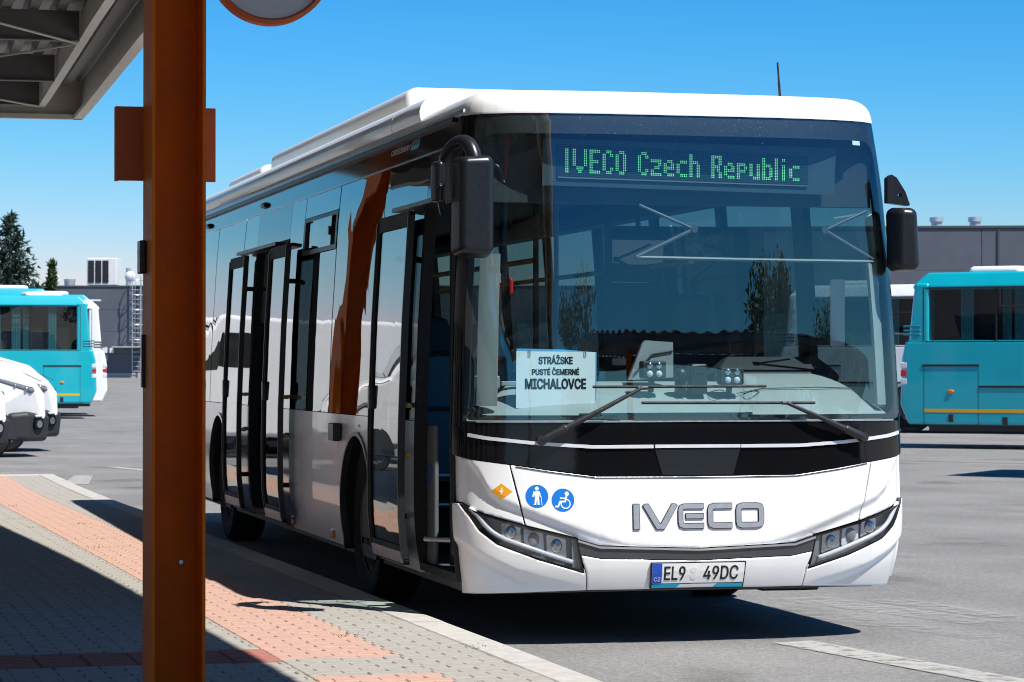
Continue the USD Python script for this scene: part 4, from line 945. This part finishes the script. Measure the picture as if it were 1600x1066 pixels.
for z in (.66, .835, 1.23): obj('rail', tube([(-1.17, 1.885, z), (-.55, 1.885, z)], .012, 8), ALU if z < 1 else SATIN, pt)
obj('wheel_box', cbox(-1.19, -.55, 2.2, 3.75, .355, 1.05, .04), DASHD, bus, smooth=False)
obj('wheel_box', cbox(.55, 1.19, 2.32, 3.75, .355, 1.05, .04), DASHD, bus, smooth=False)
def seat(x, y, z):
    s = sub('passenger_seat', bus)
    obj('cushion', rbox(x - .21, x + .21, y - .22, y + .20, z + .38, z + .46, .035, 8), SEATM, s)
    obj('backrest', hull([(x - .17, y + .20, z + .48), (x + .17, y + .20, z + .48), (x - .16, y + .32, z + 1.05), (x + .16, y + .32, z + 1.05)], .04, 8), SEATM, s)
    obj('leg', cbox(x - .03, x + .03, y - .05, y + .05, z, z + .38, .005), SATIN, s, smooth=False)
for y in (2.7, 3.4):
    for x in (-.88,): seat(x, y, .7)
for y in (2.75, 3.4): seat(.88, y, .7)
for y in (4.4, 5.2): seat(-.90, y, .355); seat(.9, y, .355); seat(.47, y, .355)
for y in (6.3, 7.2): seat(.9, y, .355)
for y in (8.6, 9.5, 10.4, 11.2):
    for x in (-.92, -.48, .48, .92): seat(x, y, .75)
# card with the destinations, propped on the dashboard
card = thing('destination_card', 'white paper card with black town names propped behind the bus windscreen', 'paper sign', (X0, 0, 0))
obj('blue_backing', yslab(Polygon([(-.948, 1.575), (-.70, 1.571), (-.508, 1.556), (-.51, 1.30), (-.955, 1.28)]), .176, .004), PAPERB, card, smooth=False)
obj('sheet', yslab(Polygon([(-.953, 1.562), (-.80, 1.560), (-.517, 1.557), (-.520, 1.256), (-.955, 1.258)]), .165, .002), PAPER, card, smooth=False)
for t, x, z, h, w in [('STRÁŽSKE', -.737, 1.494, .036, .190), ('PUSTÉ ČEMERNÉ', -.737, 1.436, .029, .262), ('MICHALOVCE', -.737, 1.362, .051, .338)]:
    m = letters(t, h, w, .0006, True, heavy=.05); m = place(m, (x, .1622, z), (1, 0, 0), (0, 0, 1), (0, -1, 0)); obj('lettering', m, INK, card, smooth=False)
for x in (-.888, -.580):
    obj('paper_clip', tube([(x, .160, 1.568), (x, .160, 1.533), (x + .010, .160, 1.533), (x + .010, .160, 1.575)], .0014, 6), STEEL, card)
# ------------------------------------------------------------------ parked coaches
def coach(loc, rz, sgn, paint, label, group='coaches parked across the yard', h=3.25, L=12.0, stripe=True, white=False):
    """rear end at the origin, body towards sgn * x; the side at -y is the one in view"""
    c = thing('parked_coach', label, 'bus', loc, rz, group)
    def o(name, m, mt, parent=None, smooth=30):
        m = cat_(m) if isinstance(m, list) else m.copy() if hasattr(m, 'copy') else tm(m)
        if sgn < 0: m.vertices[:, 0] *= -1; m.invert()
        return obj(name, m, mt, parent or c, smooth)
    W, zb, z1, z2 = 1.25, .36, 1.92, 2.88 + (h - 3.25)
    # lower body with a swept tail
    low = hull([(x, y, z) for y in (-W + .07, W - .07) for x, z in ((.20, zb + .12), (.07, zb + .42), (.10, z1 - .3), (.16, z1 - .05), (L - .1, zb + .1), (L - .1, z1 - .05))], .07, 16)
    o('body', low, paint)
    top = hull([(x, y, z) for y in (-W + .16, W - .16) for x, z in ((.40, z2 + .16), (.52, h - .12), (L - .5, h - .12), (L - .2, z2 + .14))] + [(x, y, z2 + .05) for y in (-W + .08, W - .08) for x in (.30, L - .1)], .06, 16)
    o('roof', top, paint)
    tail = hull([(x, y, z) for y in (-W + .075, W - .075) for x, z in ((.22, z1 - .1), (.34, z2 + .06), (.50, z1 - .1), (.50, z2 + .06))], .07, 16)
    o('tail', tail, paint)
    o('front_end', hull([(x, y, z) for y in (-W + .08, W - .08) for x, z in ((L - .2, z1 - .1), (L - .3, z2 + .06), (L - .12, z1 - .1), (L - .2, z2 + .06))], .07, 16), paint)
    o('interior', trimesh.creation.box(bounds=[[.55, -W + .30, z1 - .1], [L - .3, W - .30, z2 + .05]]), DASHD, smooth=False)
    x = .50; k = 0
    lens = [1.32, 1.7, 1.7, 1.7, 1.7, 1.7, 1.1]
    for w in lens:
        for ys in (-1, 1):
            g = sub('side_window', c)
            o('pane', trimesh.Trimesh([(x + .004, ys * (W - .03), z1), (x + w - .004, ys * (W - .03), z1), (x + w - .004, ys * (W - .03), z2 + .03), (x + .004, ys * (W - .03), z2 + .03)], [(0, 1, 2), (0, 2, 3)] if ys < 0 else [(0, 2, 1), (0, 3, 2)]), FARDARK, g, smooth=False)
            if ys < 0:
                n = 26
                for (a, b) in ([(x + .62, x + .86)] if k == 0 else [(x + .08, x + .24), (x + .30, x + .55), (x + .85, x + 1.0)] if k == 1 else [(x + .1, x + .35), (x + w - .4, x + w - .1)]):
                    xs_ = np.linspace(a, b, n); yy = -W + .12 + .018 * np.sin(np.arange(n) * 1.35)
                    V = np.concatenate([np.stack([xs_, yy, 0 * xs_ + z1 + .02], -1), np.stack([xs_, yy, 0 * xs_ + z2], -1)]); F = []
                    for i in range(n - 1): F += [(i, i + 1, i + 1 + n), (i, i + 1 + n, i + n)]
                    o('curtain', trimesh.Trimesh(V, F, process=False), CURTAIN, g, smooth=True)
                if k in (1, 2):
                    o('vent_frame', [cbox(x + .05, x + w - .05, -W + .005, -W + .022, z2 - .33, z2 - .30, .003), cbox(x + .05, x + .08, -W + .005, -W + .022, z2 - .33, z2, .003), cbox(x + .55, x + .58, -W + .005, -W + .022, z2 - .33, z2, .003)], SATIN, g, smooth=False)
            o('gasket', cbox(x - .02, x + .004, ys * (W - .03) - .012, ys * (W - .03) + .012, z1 - .02, z2 + .03, .002), INK, g, smooth=False)
        x += w; k += 1
    for z in (z1 - .012, z2 + .03): o('gasket', cbox(.48, L - .5, -W + .004, -W + .03, z - .012, z + .012, .003), INK, smooth=False)
    # hatches, strips, lamps
    def seam(x0, x1, z0, z1_): return cbox(x0, x1, -W - .002, -W + .01, z0, z1_, 0)
    ht = sub('engine_hatch', c)
    o('seam', [seam(.46, .468, zb + .05, 1.5), seam(1.48, 1.488, zb, 1.5)], INK, ht, smooth=False)
    o('top_strip', cbox(.43, 1.50, -W - .012, -W + .01, 1.46, 1.50, .003), SATIN, ht, smooth=False)
    o('latch', rbox(.93, 1.02, -W - .02, -W + .01, .46, .60, .01, 8), SATIN, ht)
    o('side_lamp', trimesh.creation.icosphere(2, .05).apply_scale([1.3, .4, .8]).apply_translation([.97, -W - .004, 1.01]), AMBER, ht, smooth=True)
    hb = sub('luggage_hatch', c)
    o('top_strip', cbox(1.50, 7.6, -W - .012, -W + .01, 1.08, 1.12, .003), SATIN, hb, smooth=False)
    o('latch', rbox(1.93, 2.03, -W - .02, -W + .01, .42, .56, .01, 8), SATIN, hb)
    o('seam', [seam(x_, x_ + .008, zb, 1.1) for x_ in (3.5, 5.5, 7.5)], INK, hb, smooth=False)
    if stripe: o('stripe', cbox(.47, L - .6, -W - .004, -W + .01, .635, .695, 0), YSTRIPE, smooth=False)
    o('roof_seam', cbox(.455, .468, -W + .0, -W + .012, z1, z2 + .04, 0), INK, smooth=False)
    for i in range(3): o('louvre', rbox(.07, .40, -W - .006, -W + .02, 2.02 + i * .075, 2.055 + i * .075, .012, 8), TEALD if not white else GREYT)
    tl = sub('tail_lamp', c)
    for z, m_ in ((1.48, CLEARL), (1.34, REDL), (1.19, CLEARL)):
        o('lamp', rbox(.015, .15, -W - .004, -W + .12, z - .062, z + .062, .02, 8), m_, tl)
    o('vent', hull([(1.0, 0, h - .02), (2.0, 0, h - .02), (1.1, -.3, h - .02), (1.9, -.3, h - .02)], .09), LTGREY)
    o('underbody', cbox(.5, L - .5, -W + .15, W - .15, .28, .6, .02), SATIN, smooth=False)
    for x_ in (3.1, 9.6):
        for ys in (-1, 1):
            wv_ = sub('wheel', c)
            m = lathe([(.25, -.14), (.42, -.15), (.48, -.10), (.48, .10), (.42, .15), (.25, .14), (.25, -.14)], 32, 'y'); m.apply_translation([x_, ys * (W - .17), .48]); o('tyre', m, TYRE, wv_, 40)
            m = lathe([(0, -.06), (.25, -.08), (.26, .08), (0, .06)], 24, 'y'); m.apply_translation([x_, ys * (W - .17), .48]); o('rim', m, STEEL, wv_, 40)
            m = slab(Point(x_, .48).buffer(.58).intersection(sbox(0, .355, 20, 2)), .03); m = place(m, (0, ys * (W + .001) + .015, 0), (1, 0, 0), (0, 0, 1), (0, -1, 0)); o('arch', m, INK, wv_)
    return c
FARDARK = glass('coach_window', (.46, .52, .54), .045, wave=.004, wscale=.8)
# rear corner of the right-hand coach stands at about (14.3, 32)
coach((15.2, 33.3, .02), -42, 1, TEAL, 'turquoise coach parked to the right with its tail beside the white bus', h=3.22)
coach((17.2, 45.6, .02), -40, 1, WHITE, 'white coach with dark windows mostly hidden behind the turquoise coach', h=3.35, stripe=False, white=True)
coach((2.86, 64.9, .02), -2.5, -1, TEAL, 'turquoise coach with drawn curtains parked behind the white vans', h=3.52)
coach((3.52, 68.5, .02), -3, -1, WHITE, 'white coach whose tail sticks out behind the turquoise coach', h=3.5, stripe=False, white=True)
coach((3.62, 72.0, .02), -2, -1, TEAL, 'farthest turquoise coach, only its roof corner above the others', h=3.74, stripe=False)
coach((2.62, 75.6, .02), -2, -1, TEAL, 'taller turquoise coach whose dark-edged roof rises behind the nearer one', h=4.02, stripe=False)

# ------------------------------------------------------------------ white vans
def van(loc, rz, label, group=None):
    """nose at the origin pointing to +x"""
    c = thing('parked_van', label, 'van', loc, rz, group)
    W = .99
    nose = hull([(x, y, z) for y in (-W + .12, W - .12) for x, z in ((-.30, 1.16), (-.62, 1.42), (-1.25, 1.60), (-1.4, .5))] + [(-.14, y, .62) for y in (-W + .25, W - .25)] + [(-.16, y, 1.0) for y in (-W + .25, W - .25)], .09, 20)
    o = lambda n, m, mt, p=None, s=35: obj(n, m, mt, p or c, s)
    o('bonnet', nose, WHITE)
    o('cabin', hull([(x, y, z) for y in (-W + .13, W - .13) for x, z in ((-1.22, 1.52), (-2.0, 2.52), (-5.9, 2.6))] + [(x, y, z) for y in (-W + .10, W - .10) for x, z in ((-1.3, .55), (-5.9, .5), (-2.0, 1.6), (-5.9, 1.7))], .10, 20), WHITE)
    o('bumper', hull([(x, y, z) for y in (-.70, .70) for x, z in ((-.10, .34), (-.07, .62))] + [(x, y, z) for y in (-W + .07, W - .07) for x, z in ((-.42, .34), (-.40, .66), (-.62, .36), (-.62, .64))], .085, 18), VANBLK)
    o('grille', hull([(-.10, y, z) for y in (-.42, .42) for z in (.86, 1.0)] + [(-.16, y, 1.08) for y in (-.40, .40)], .02), VANBLK)
    for k in (-1, 1):
        h = sub('headlight', c)
        pts = [(-.135, k * .70, 1.03), (-.33, k * .905, 1.10), (-.88, k * .928, 1.27)]
        o('frame', hull([(x_ - .003, y_ - k * .004, z_ + .012) for x_, y_, z_ in pts], [.070, .074, .046], 18), SATIN, h)
        o('lens', hull([(x_ + .004, y_ + k * .006, z_) for x_, y_, z_ in pts], [.062, .068, .040], 18), VLENS, h)
        o('lamp_bowl', trimesh.creation.icosphere(2, .040).apply_translation([-.40, k * .955, 1.115]), PROJ, h, True); o('lamp_bowl', trimesh.creation.icosphere(2, .030).apply_translation([-.58, k * .962, 1.17]), PROJ, h, True)
        o('shut_line', tube([(-.14, k * .84, 1.24), (-.62, k * .945, 1.46), (-1.2, k * .955, 1.63)], .006, 6), INK)
        f = sub('fog_lamp', c)
        q = np.array((-.235, k * .835, .54)); n = np.array((.567, k * .825, 0.)); n /= np.linalg.norm(n)
        o('bezel', cyl(q, q + n * .10, .105, 24), BLACK, f); o('lens', cyl(q + n * .08, q + n * .112, .062, 20), CHROME, f)
        o('day_lamp', hull([q + n * .085 + [.05, -k * .06, .13], q + n * .085 + [-.05, k * .06, .13]], .022), CLEARL, f)
        m = sub('wing_mirror', c)
        o('housing', rbox(-1.62, -1.50, k * 1.16 - .1, k * 1.16 + .1, 1.50, 1.86, .04), VANBLK, m); o('arm', bar((-1.5, k * .95, 1.6), (-1.54, k * 1.1, 1.62), .05, .06), VANBLK, m)
        g = Polygon([(-1.62, 1.60), (-2.12, 2.28), (-2.75, 2.28), (-2.75, 1.58)]); 
        w = slab(g, .02); w = place(w, (0, k * (W - .012) + .01, 0), (1, 0, 0), (0, 0, 1), (0, -1, 0)); o('side_window', w, DARKGLASS, None, False)
    wsn = Polygon([(-.82, 0), (.82, 0), (.74, 1.12), (-.74, 1.12)]); w = slab(wsn, .03)
    o('windscreen', place(w, (-1.165, 0, 1.66), (0, 1, 0), (-.615, 0, .788), (.788, 0, .615)), DARKGLASS, None, False)
    o('wiper', tube([(-1.14, -.6, 1.64), (-1.15, .2, 1.72)], .012, 6), SATIN)
    for x in (-.98, -4.4):
        for k in (-1, 1):
            wl = sub('wheel', c)
            m = lathe([(.2, -.10), (.31, -.11), (.35, -.07), (.35, .07), (.31, .11), (.2, .10), (.2, -.10)], 32, 'y'); m.apply_translation([x, k * (W - .11), .35]); o('tyre', m, TYRE, wl)
            m = lathe([(0, -.06), (.2, -.07), (.21, .07), (0, .06)], 24, 'y'); m.apply_translation([x, k * (W - .11), .35]); o('rim', m, STEEL, wl)
            m = slab(Point(x, .35).buffer(.43).intersection(sbox(-9, .3, 9, 1)), .02); m = place(m, (0, k * (W + .004) + .01, 0), (1, 0, 0), (0, 0, 1), (0, -1, 0)); o('wheel_arch', m, VANBLK, wl)
    return c
VA = 5
v1 = van((-1.05, 32.1, 0), VA, 'white van parked second nearest, its headlight and black bumper in full view', 'white vans parked in a row')
copy_of(v1, (-1.86, 29.2, 0), VA, 'nearest white van, only the corner of its black bumper showing')
copy_of(v1, (-.62, 35.0, 0), VA, 'third white van, partly hidden behind the one with the full headlight')
copy_of(v1, (-4.6, 24.5, 0), VA, 'white van out of frame that shows as a reflection in the bus windows')

# ------------------------------------------------------------------ warehouses
def warehouse(name, label, loc, rz, L, D, z0, z1, cols, rows, trim_h=.22):
    w = thing(name, label, 'building', loc, rz)
    obj('core', trimesh.creation.box(bounds=[[0, .06, z0 - 1], [L, D, z1 - .1]]), CLADT, w, smooth=False)
    dz = (z1 - z0) / rows; dx = L / cols
    for i in range(cols):
        for j in range(rows):
            obj('wall_panel', cbox(i * dx + .012, (i + 1) * dx - .012, 0, .08, z0 + j * dz + .008, z0 + (j + 1) * dz - .008, .008), CLAD, w, smooth=False)
    for y0, y1 in ((.1, D),):
        obj('end_wall', cbox(-.05, .03, .09, D, z0 - .5, z1, .01), CLAD, w, smooth=False); obj('end_wall', cbox(L - .03, L + .05, .09, D, z0 - .5, z1, .01), CLAD, w, smooth=False)
    obj('roof_trim', cbox(-.08, L + .08, -.05, D + .05, z1, z1 + .12, .02), CLADT, w, smooth=False)
    obj('plinth', cbox(-.03, L + .03, -.03, .04, z0 - .3, z0 + .18, .01), CONC, w, smooth=False)
    return w
wl = warehouse('warehouse', 'dark grey warehouse with a caged ladder beyond the coaches', (4.0, 154.0, 0), -14, 40, 25, .9, 6.28, 8, 4)
hv = sub('air_conditioner', wl)
obj('casing', cbox(6.5, 8.3, 1.0, 3.0, 6.45, 8.1, .03), LTGREY, hv, smooth=False)
for i in range(3): obj('grille', cbox(6.58 + i * .44, 6.94 + i * .44, .96, 1.0, 6.6, 7.95, .01), INK, hv, smooth=False)
obj('chimney', cyl((9.0, 1.2, 6.3), (9.0, 1.2, 7.5), .16, 12), GALV, wl)
obj('satellite_dish', [lathe([(0, .0), (.2, .04), (.33, .14), (.31, .15), (.18, .06), (0, .02)], 20, 'y').apply_translation([9.2, .4, 6.95]), cyl((9.2, .6, 6.3), (9.2, .6, 6.9), .03, 6)], LTGREY, wl)
obj('satellite_dish', [lathe([(0, .0), (.2, .04), (.36, .14), (.34, .15), (.18, .06), (0, .02)], 20, 'y').apply_translation([4.6, .4, 6.75]), cyl((4.6, .6, 6.3), (4.6, .6, 6.7), .03, 6)], LTGREY, wl)
obj('roof_vent', cyl((5.5, .7, 6.3), (5.5, .7, 6.8), .3, 14, .36), GALV, wl)
ld = sub('caged_ladder', wl)
for x in (9.45, 9.95): obj('stile', bar((x, -.25, .95), (x, -.25, 7.0), .07, .05), GALV, ld, smooth=False)
for k in range(20): obj('rung', cyl((9.45, -.25, 1.2 + k * .29), (9.95, -.25, 1.2 + k * .29), .018, 6), GALV, ld)
for z in (3.1, 4.0, 4.9, 5.8, 6.7):
    a = np.linspace(0, math.pi, 9); obj('hoop', tube([(9.7 - .42 * math.cos(t), -.25 - .62 * math.sin(t), z) for t in a], .03, 6), GALV, ld)
for t in (.2, .5, .8):
    x, y = 9.7 - .42 * math.cos(t * math.pi), -.25 - .62 * math.sin(t * math.pi); obj('cage_bar', bar((x, y, 3.1), (x, y, 6.9), .04, .02), GALV, ld, smooth=False)
obj('landing', cbox(8.3, 10.2, -1.0, -.02, 2.62, 2.70, .01), GALV, ld, smooth=False)
obj('flood_lamp', [bar((7.2, 0, 5.45), (7.2, -.7, 5.45), .08, .05), cbox(6.5, 7.6, -.85, -.55, 5.42, 5.52, .02)], LTGREY, wl, smooth=False)
obj('wall_box', cbox(7.6, 7.9, -.12, 0, 2.3, 2.65, .01), LTGREY, wl, smooth=False); obj('wall_box', cbox(8.05, 8.3, -.12, 0, 2.3, 2.6, .01), LTGREY, wl, smooth=False)
obj('downpipe', cyl((7.75, -.1, .9), (7.75, -.1, 2.2), .12, 10), mat('pipe_teal', (.02, .09, .10), .5), wl)
obj('wall_hatch', cbox(6.6, 7.3, -.015, 0, 2.3, 3.3, .005), mat('hatch_grey', (.13, .14, .16), .5), wl, smooth=False)
wr = warehouse('warehouse', 'dark grey warehouse with round roof vents beyond the right-hand coaches', (26.0, 93.0, 0), -19, 46, 25, .3, 7.05, 6, 4)
for x in (13.6, 15.15): 
    rv = sub('roof_vent', wr)
    obj('stack', cyl((x, 1.0, 7.1), (x, 1.0, 7.38), .22, 18), GALV, rv); obj('cap', cyl((x, 1.0, 7.38), (x, 1.0, 7.56), .28, 18), GALV, rv)
obj('roof_lamp', trimesh.creation.icosphere(2, .13).apply_translation([12.5, .5, 7.25]), LTGREY, wr, smooth=True)
for x in (16.0,): obj('downpipe', cbox(x - .04, x + .04, -.06, -.003, .3, 7.0, .01), CLADT, wr, smooth=False)

# ------------------------------------------------------------------ trees
def conifer(name, label, loc, h, r, mt, n, seed, droop=.35, whorl=34, leaf=.16, col=False):
    rr = np.random.default_rng(seed)
    t = thing(name, label, 'tree', loc)
    obj('trunk', tube([(0, 0, 0), (0, 0, h * .5), (0, 0, h * .97)], [r * .09, r * .055, .01], 8), BARK, t)
    V, F = [], []
    nb = whorl * 9
    for b in range(nb):
        f = (b + rr.uniform(0, 1)) / nb; z = h * (.06 + .94 * f)
        R_ = (r * (1 - f) ** (.85 if not col else .5) * rr.uniform(.55, 1.12) + .05) * (1 if not col else (.45 + min(1, f * 5) * .55))
        a = rr.uniform(0, 2 * np.pi); d = np.array([math.cos(a), math.sin(a), 0])
        k = max(3, int(n * R_ / r))
        for j in range(k):
            q = (j + rr.uniform(.2, 1)) / k
            p = d * R_ * q + [0, 0, z + (R_ * q * (-droop + .45 * q * q if not col else .9))]
            p = p + rr.normal(0, 1, 3) * np.array([.09, .09, .05]) * (R_ * .5 + .15)
            for _ in range(3):
                u = d * (.7 if not col else .2) + rr.normal(0, .55, 3) + [0, 0, (0 if not col else .9)]; u /= np.linalg.norm(u); w = np.cross(u, rr.normal(0, 1, 3)); w /= np.linalg.norm(w)
                L = leaf * rr.uniform(.6, 1.5); i0 = len(V); V += [p - w * L * .22, p + w * L * .22, p + u * L]; F += [(i0, i0 + 1, i0 + 2)]
    obj('crown', trimesh.Trimesh(np.array(V), F, process=False), mt, t, smooth=False)
    return t
conifer('spruce_tree', 'tall blue-green spruce rising behind the turquoise coaches', (3.15, 108, .1), 8.1, 3.1, SPRUCE, 26, 3, whorl=38, leaf=.26)
conifer('cypress_tree', 'small slender cypress standing right of the spruce', (4.98, 108.5, .1), 6.0, .42, CYPRESS, 18, 5, whorl=20, leaf=.2, col=True)
def broad_tree(label, loc, h, r, seed):
    rr = np.random.default_rng(seed); t = thing('broadleaf_tree', label, 'tree', loc)
    tr = [tube([(0, 0, 0), (.05, 0, h * .3), (0, .1, h * .55)], [.2, .15, .1], 8)]; cl = []
    for i in range(14):
        a = rr.uniform(0, 6.28); c = np.array([math.cos(a) * r * rr.uniform(.2, .8), math.sin(a) * r * rr.uniform(.2, .8), h * rr.uniform(.45, .92)]); cl.append((c, r * rr.uniform(.28, .5)))
        tr.append(tube([(0, 0, h * .35), c * .6 + [0, 0, h * .14], c], [.08, .05, .02], 6))
    obj('trunk', tr, BARK, t); V, F = [], []
    for c, cr in cl:
        for _ in range(420):
            d = rr.normal(0, 1, 3); d /= np.linalg.norm(d); p = c + d * cr * rr.uniform(.55, 1.05); u = rr.normal(0, 1, 3); u /= np.linalg.norm(u); w = np.cross(u, d); w /= np.linalg.norm(w) + 1e-9; L = rr.uniform(.12, .26); i = len(V)
            V += [p - w * L * .4, p + w * L * .4, p + u * L]; F += [(i, i + 1, i + 2)]
    obj('crown', trimesh.Trimesh(np.array(V), F, process=False), LEAF, t, smooth=False); return t

# ------------------------------------------------------------------ round about, seen as reflections and by their shadows, plus an added sky blocker
coach((11.95, 20.2, .02), -42, 1, TEAL, 'turquoise coach beyond the edge of the view whose shadow falls on the asphalt', h=3.22)
oc = thing('opposite_canopy', 'long corrugated platform canopy across the yard, mirrored in the windscreen', 'canopy', (2.2, -17.0, 0))
rx, rz_ = [], []
for i in range(96):
    for dx, z in ((0, 0), (.07, 0), (.12, .09), (.19, .09)): rx.append(i * .25 + dx); rz_.append(4.62 + z)
sheet_ = Polygon(list(zip(rx, rz_)) + [(a, b + .008) for a, b in list(zip(rx, rz_))[::-1]])
m = slab(sheet_, 7.5); m = place(m, (0, .0, 0), (1, 0, 0), (0, 0, 1), (0, -1, 0)); obj('roof_sheet', m, CANS, oc, smooth=False)
for y in (-.12, -7.3): obj('edge_beam', cbox(0, 24, y - .06, y + .06, 4.28, 4.60, .01), CANP, oc, smooth=False)
for x in np.arange(1.5, 24, 3.0): obj('purlin', cbox(x - .05, x + .05, -7.2, -.2, 4.36, 4.60, .004), CANP, oc, smooth=False)
for x in (3, 10, 17, 23): obj('post', cbox(x - .1, x + .1, -3.9, -3.7, 0, 4.36, .01), ORANGE, oc, smooth=False)
obj('back_wall', cbox(0, 24, -7.45, -7.38, .15, 3.2, .01), CLAD, oc, smooth=False)
obj('island', cbox(-.5, 25, -8, -.4, -.05, .15, .02), CONC, oc, smooth=False)
broad_tree('round leafy tree behind the opposite canopy, mirrored in the windscreen', (13.0, -29.0, 0), 8.4, 2.6, 11)
broad_tree('leafy tree farther left behind the opposite canopy', (3.5, -33.0, 0), 8.6, 3.0, 12)
broad_tree('broad leafy tree by the end of the yard', (24.5, -36.0, 0), 9.5, 3.4, 13)

sb_ = thing('added_light_block', 'long grey building added out of view to block low sky light from the left', 'building', (-13.0, -30.0, 0))  # unseen building, added to keep low sky light off column and platform
obj('wall', [cbox(-8, 0, 0, 62, 0, 1.0, .02), cbox(-8, 0, 0, 62, 3.0, 5.4, .02)] + [cbox(-8, 0, y, y + .8, 1.0, 3.0, .01) for y in np.arange(0, 62, 3.06)], mat('render_wall', (.22, .21, .20), .8, var=.1, vscale=2.), sb_, smooth=False)
obj('roof', cbox(-8.3, .5, -.3, 62.3, 5.4, 5.65, .03), CLADT, sb_, smooth=False)
for y in np.arange(.8, 59, 3.06): obj('window', cbox(-.2, -.15, y, y + 2.26, 1.0, 3.0, .005), DARKGLASS, sb_, smooth=False)
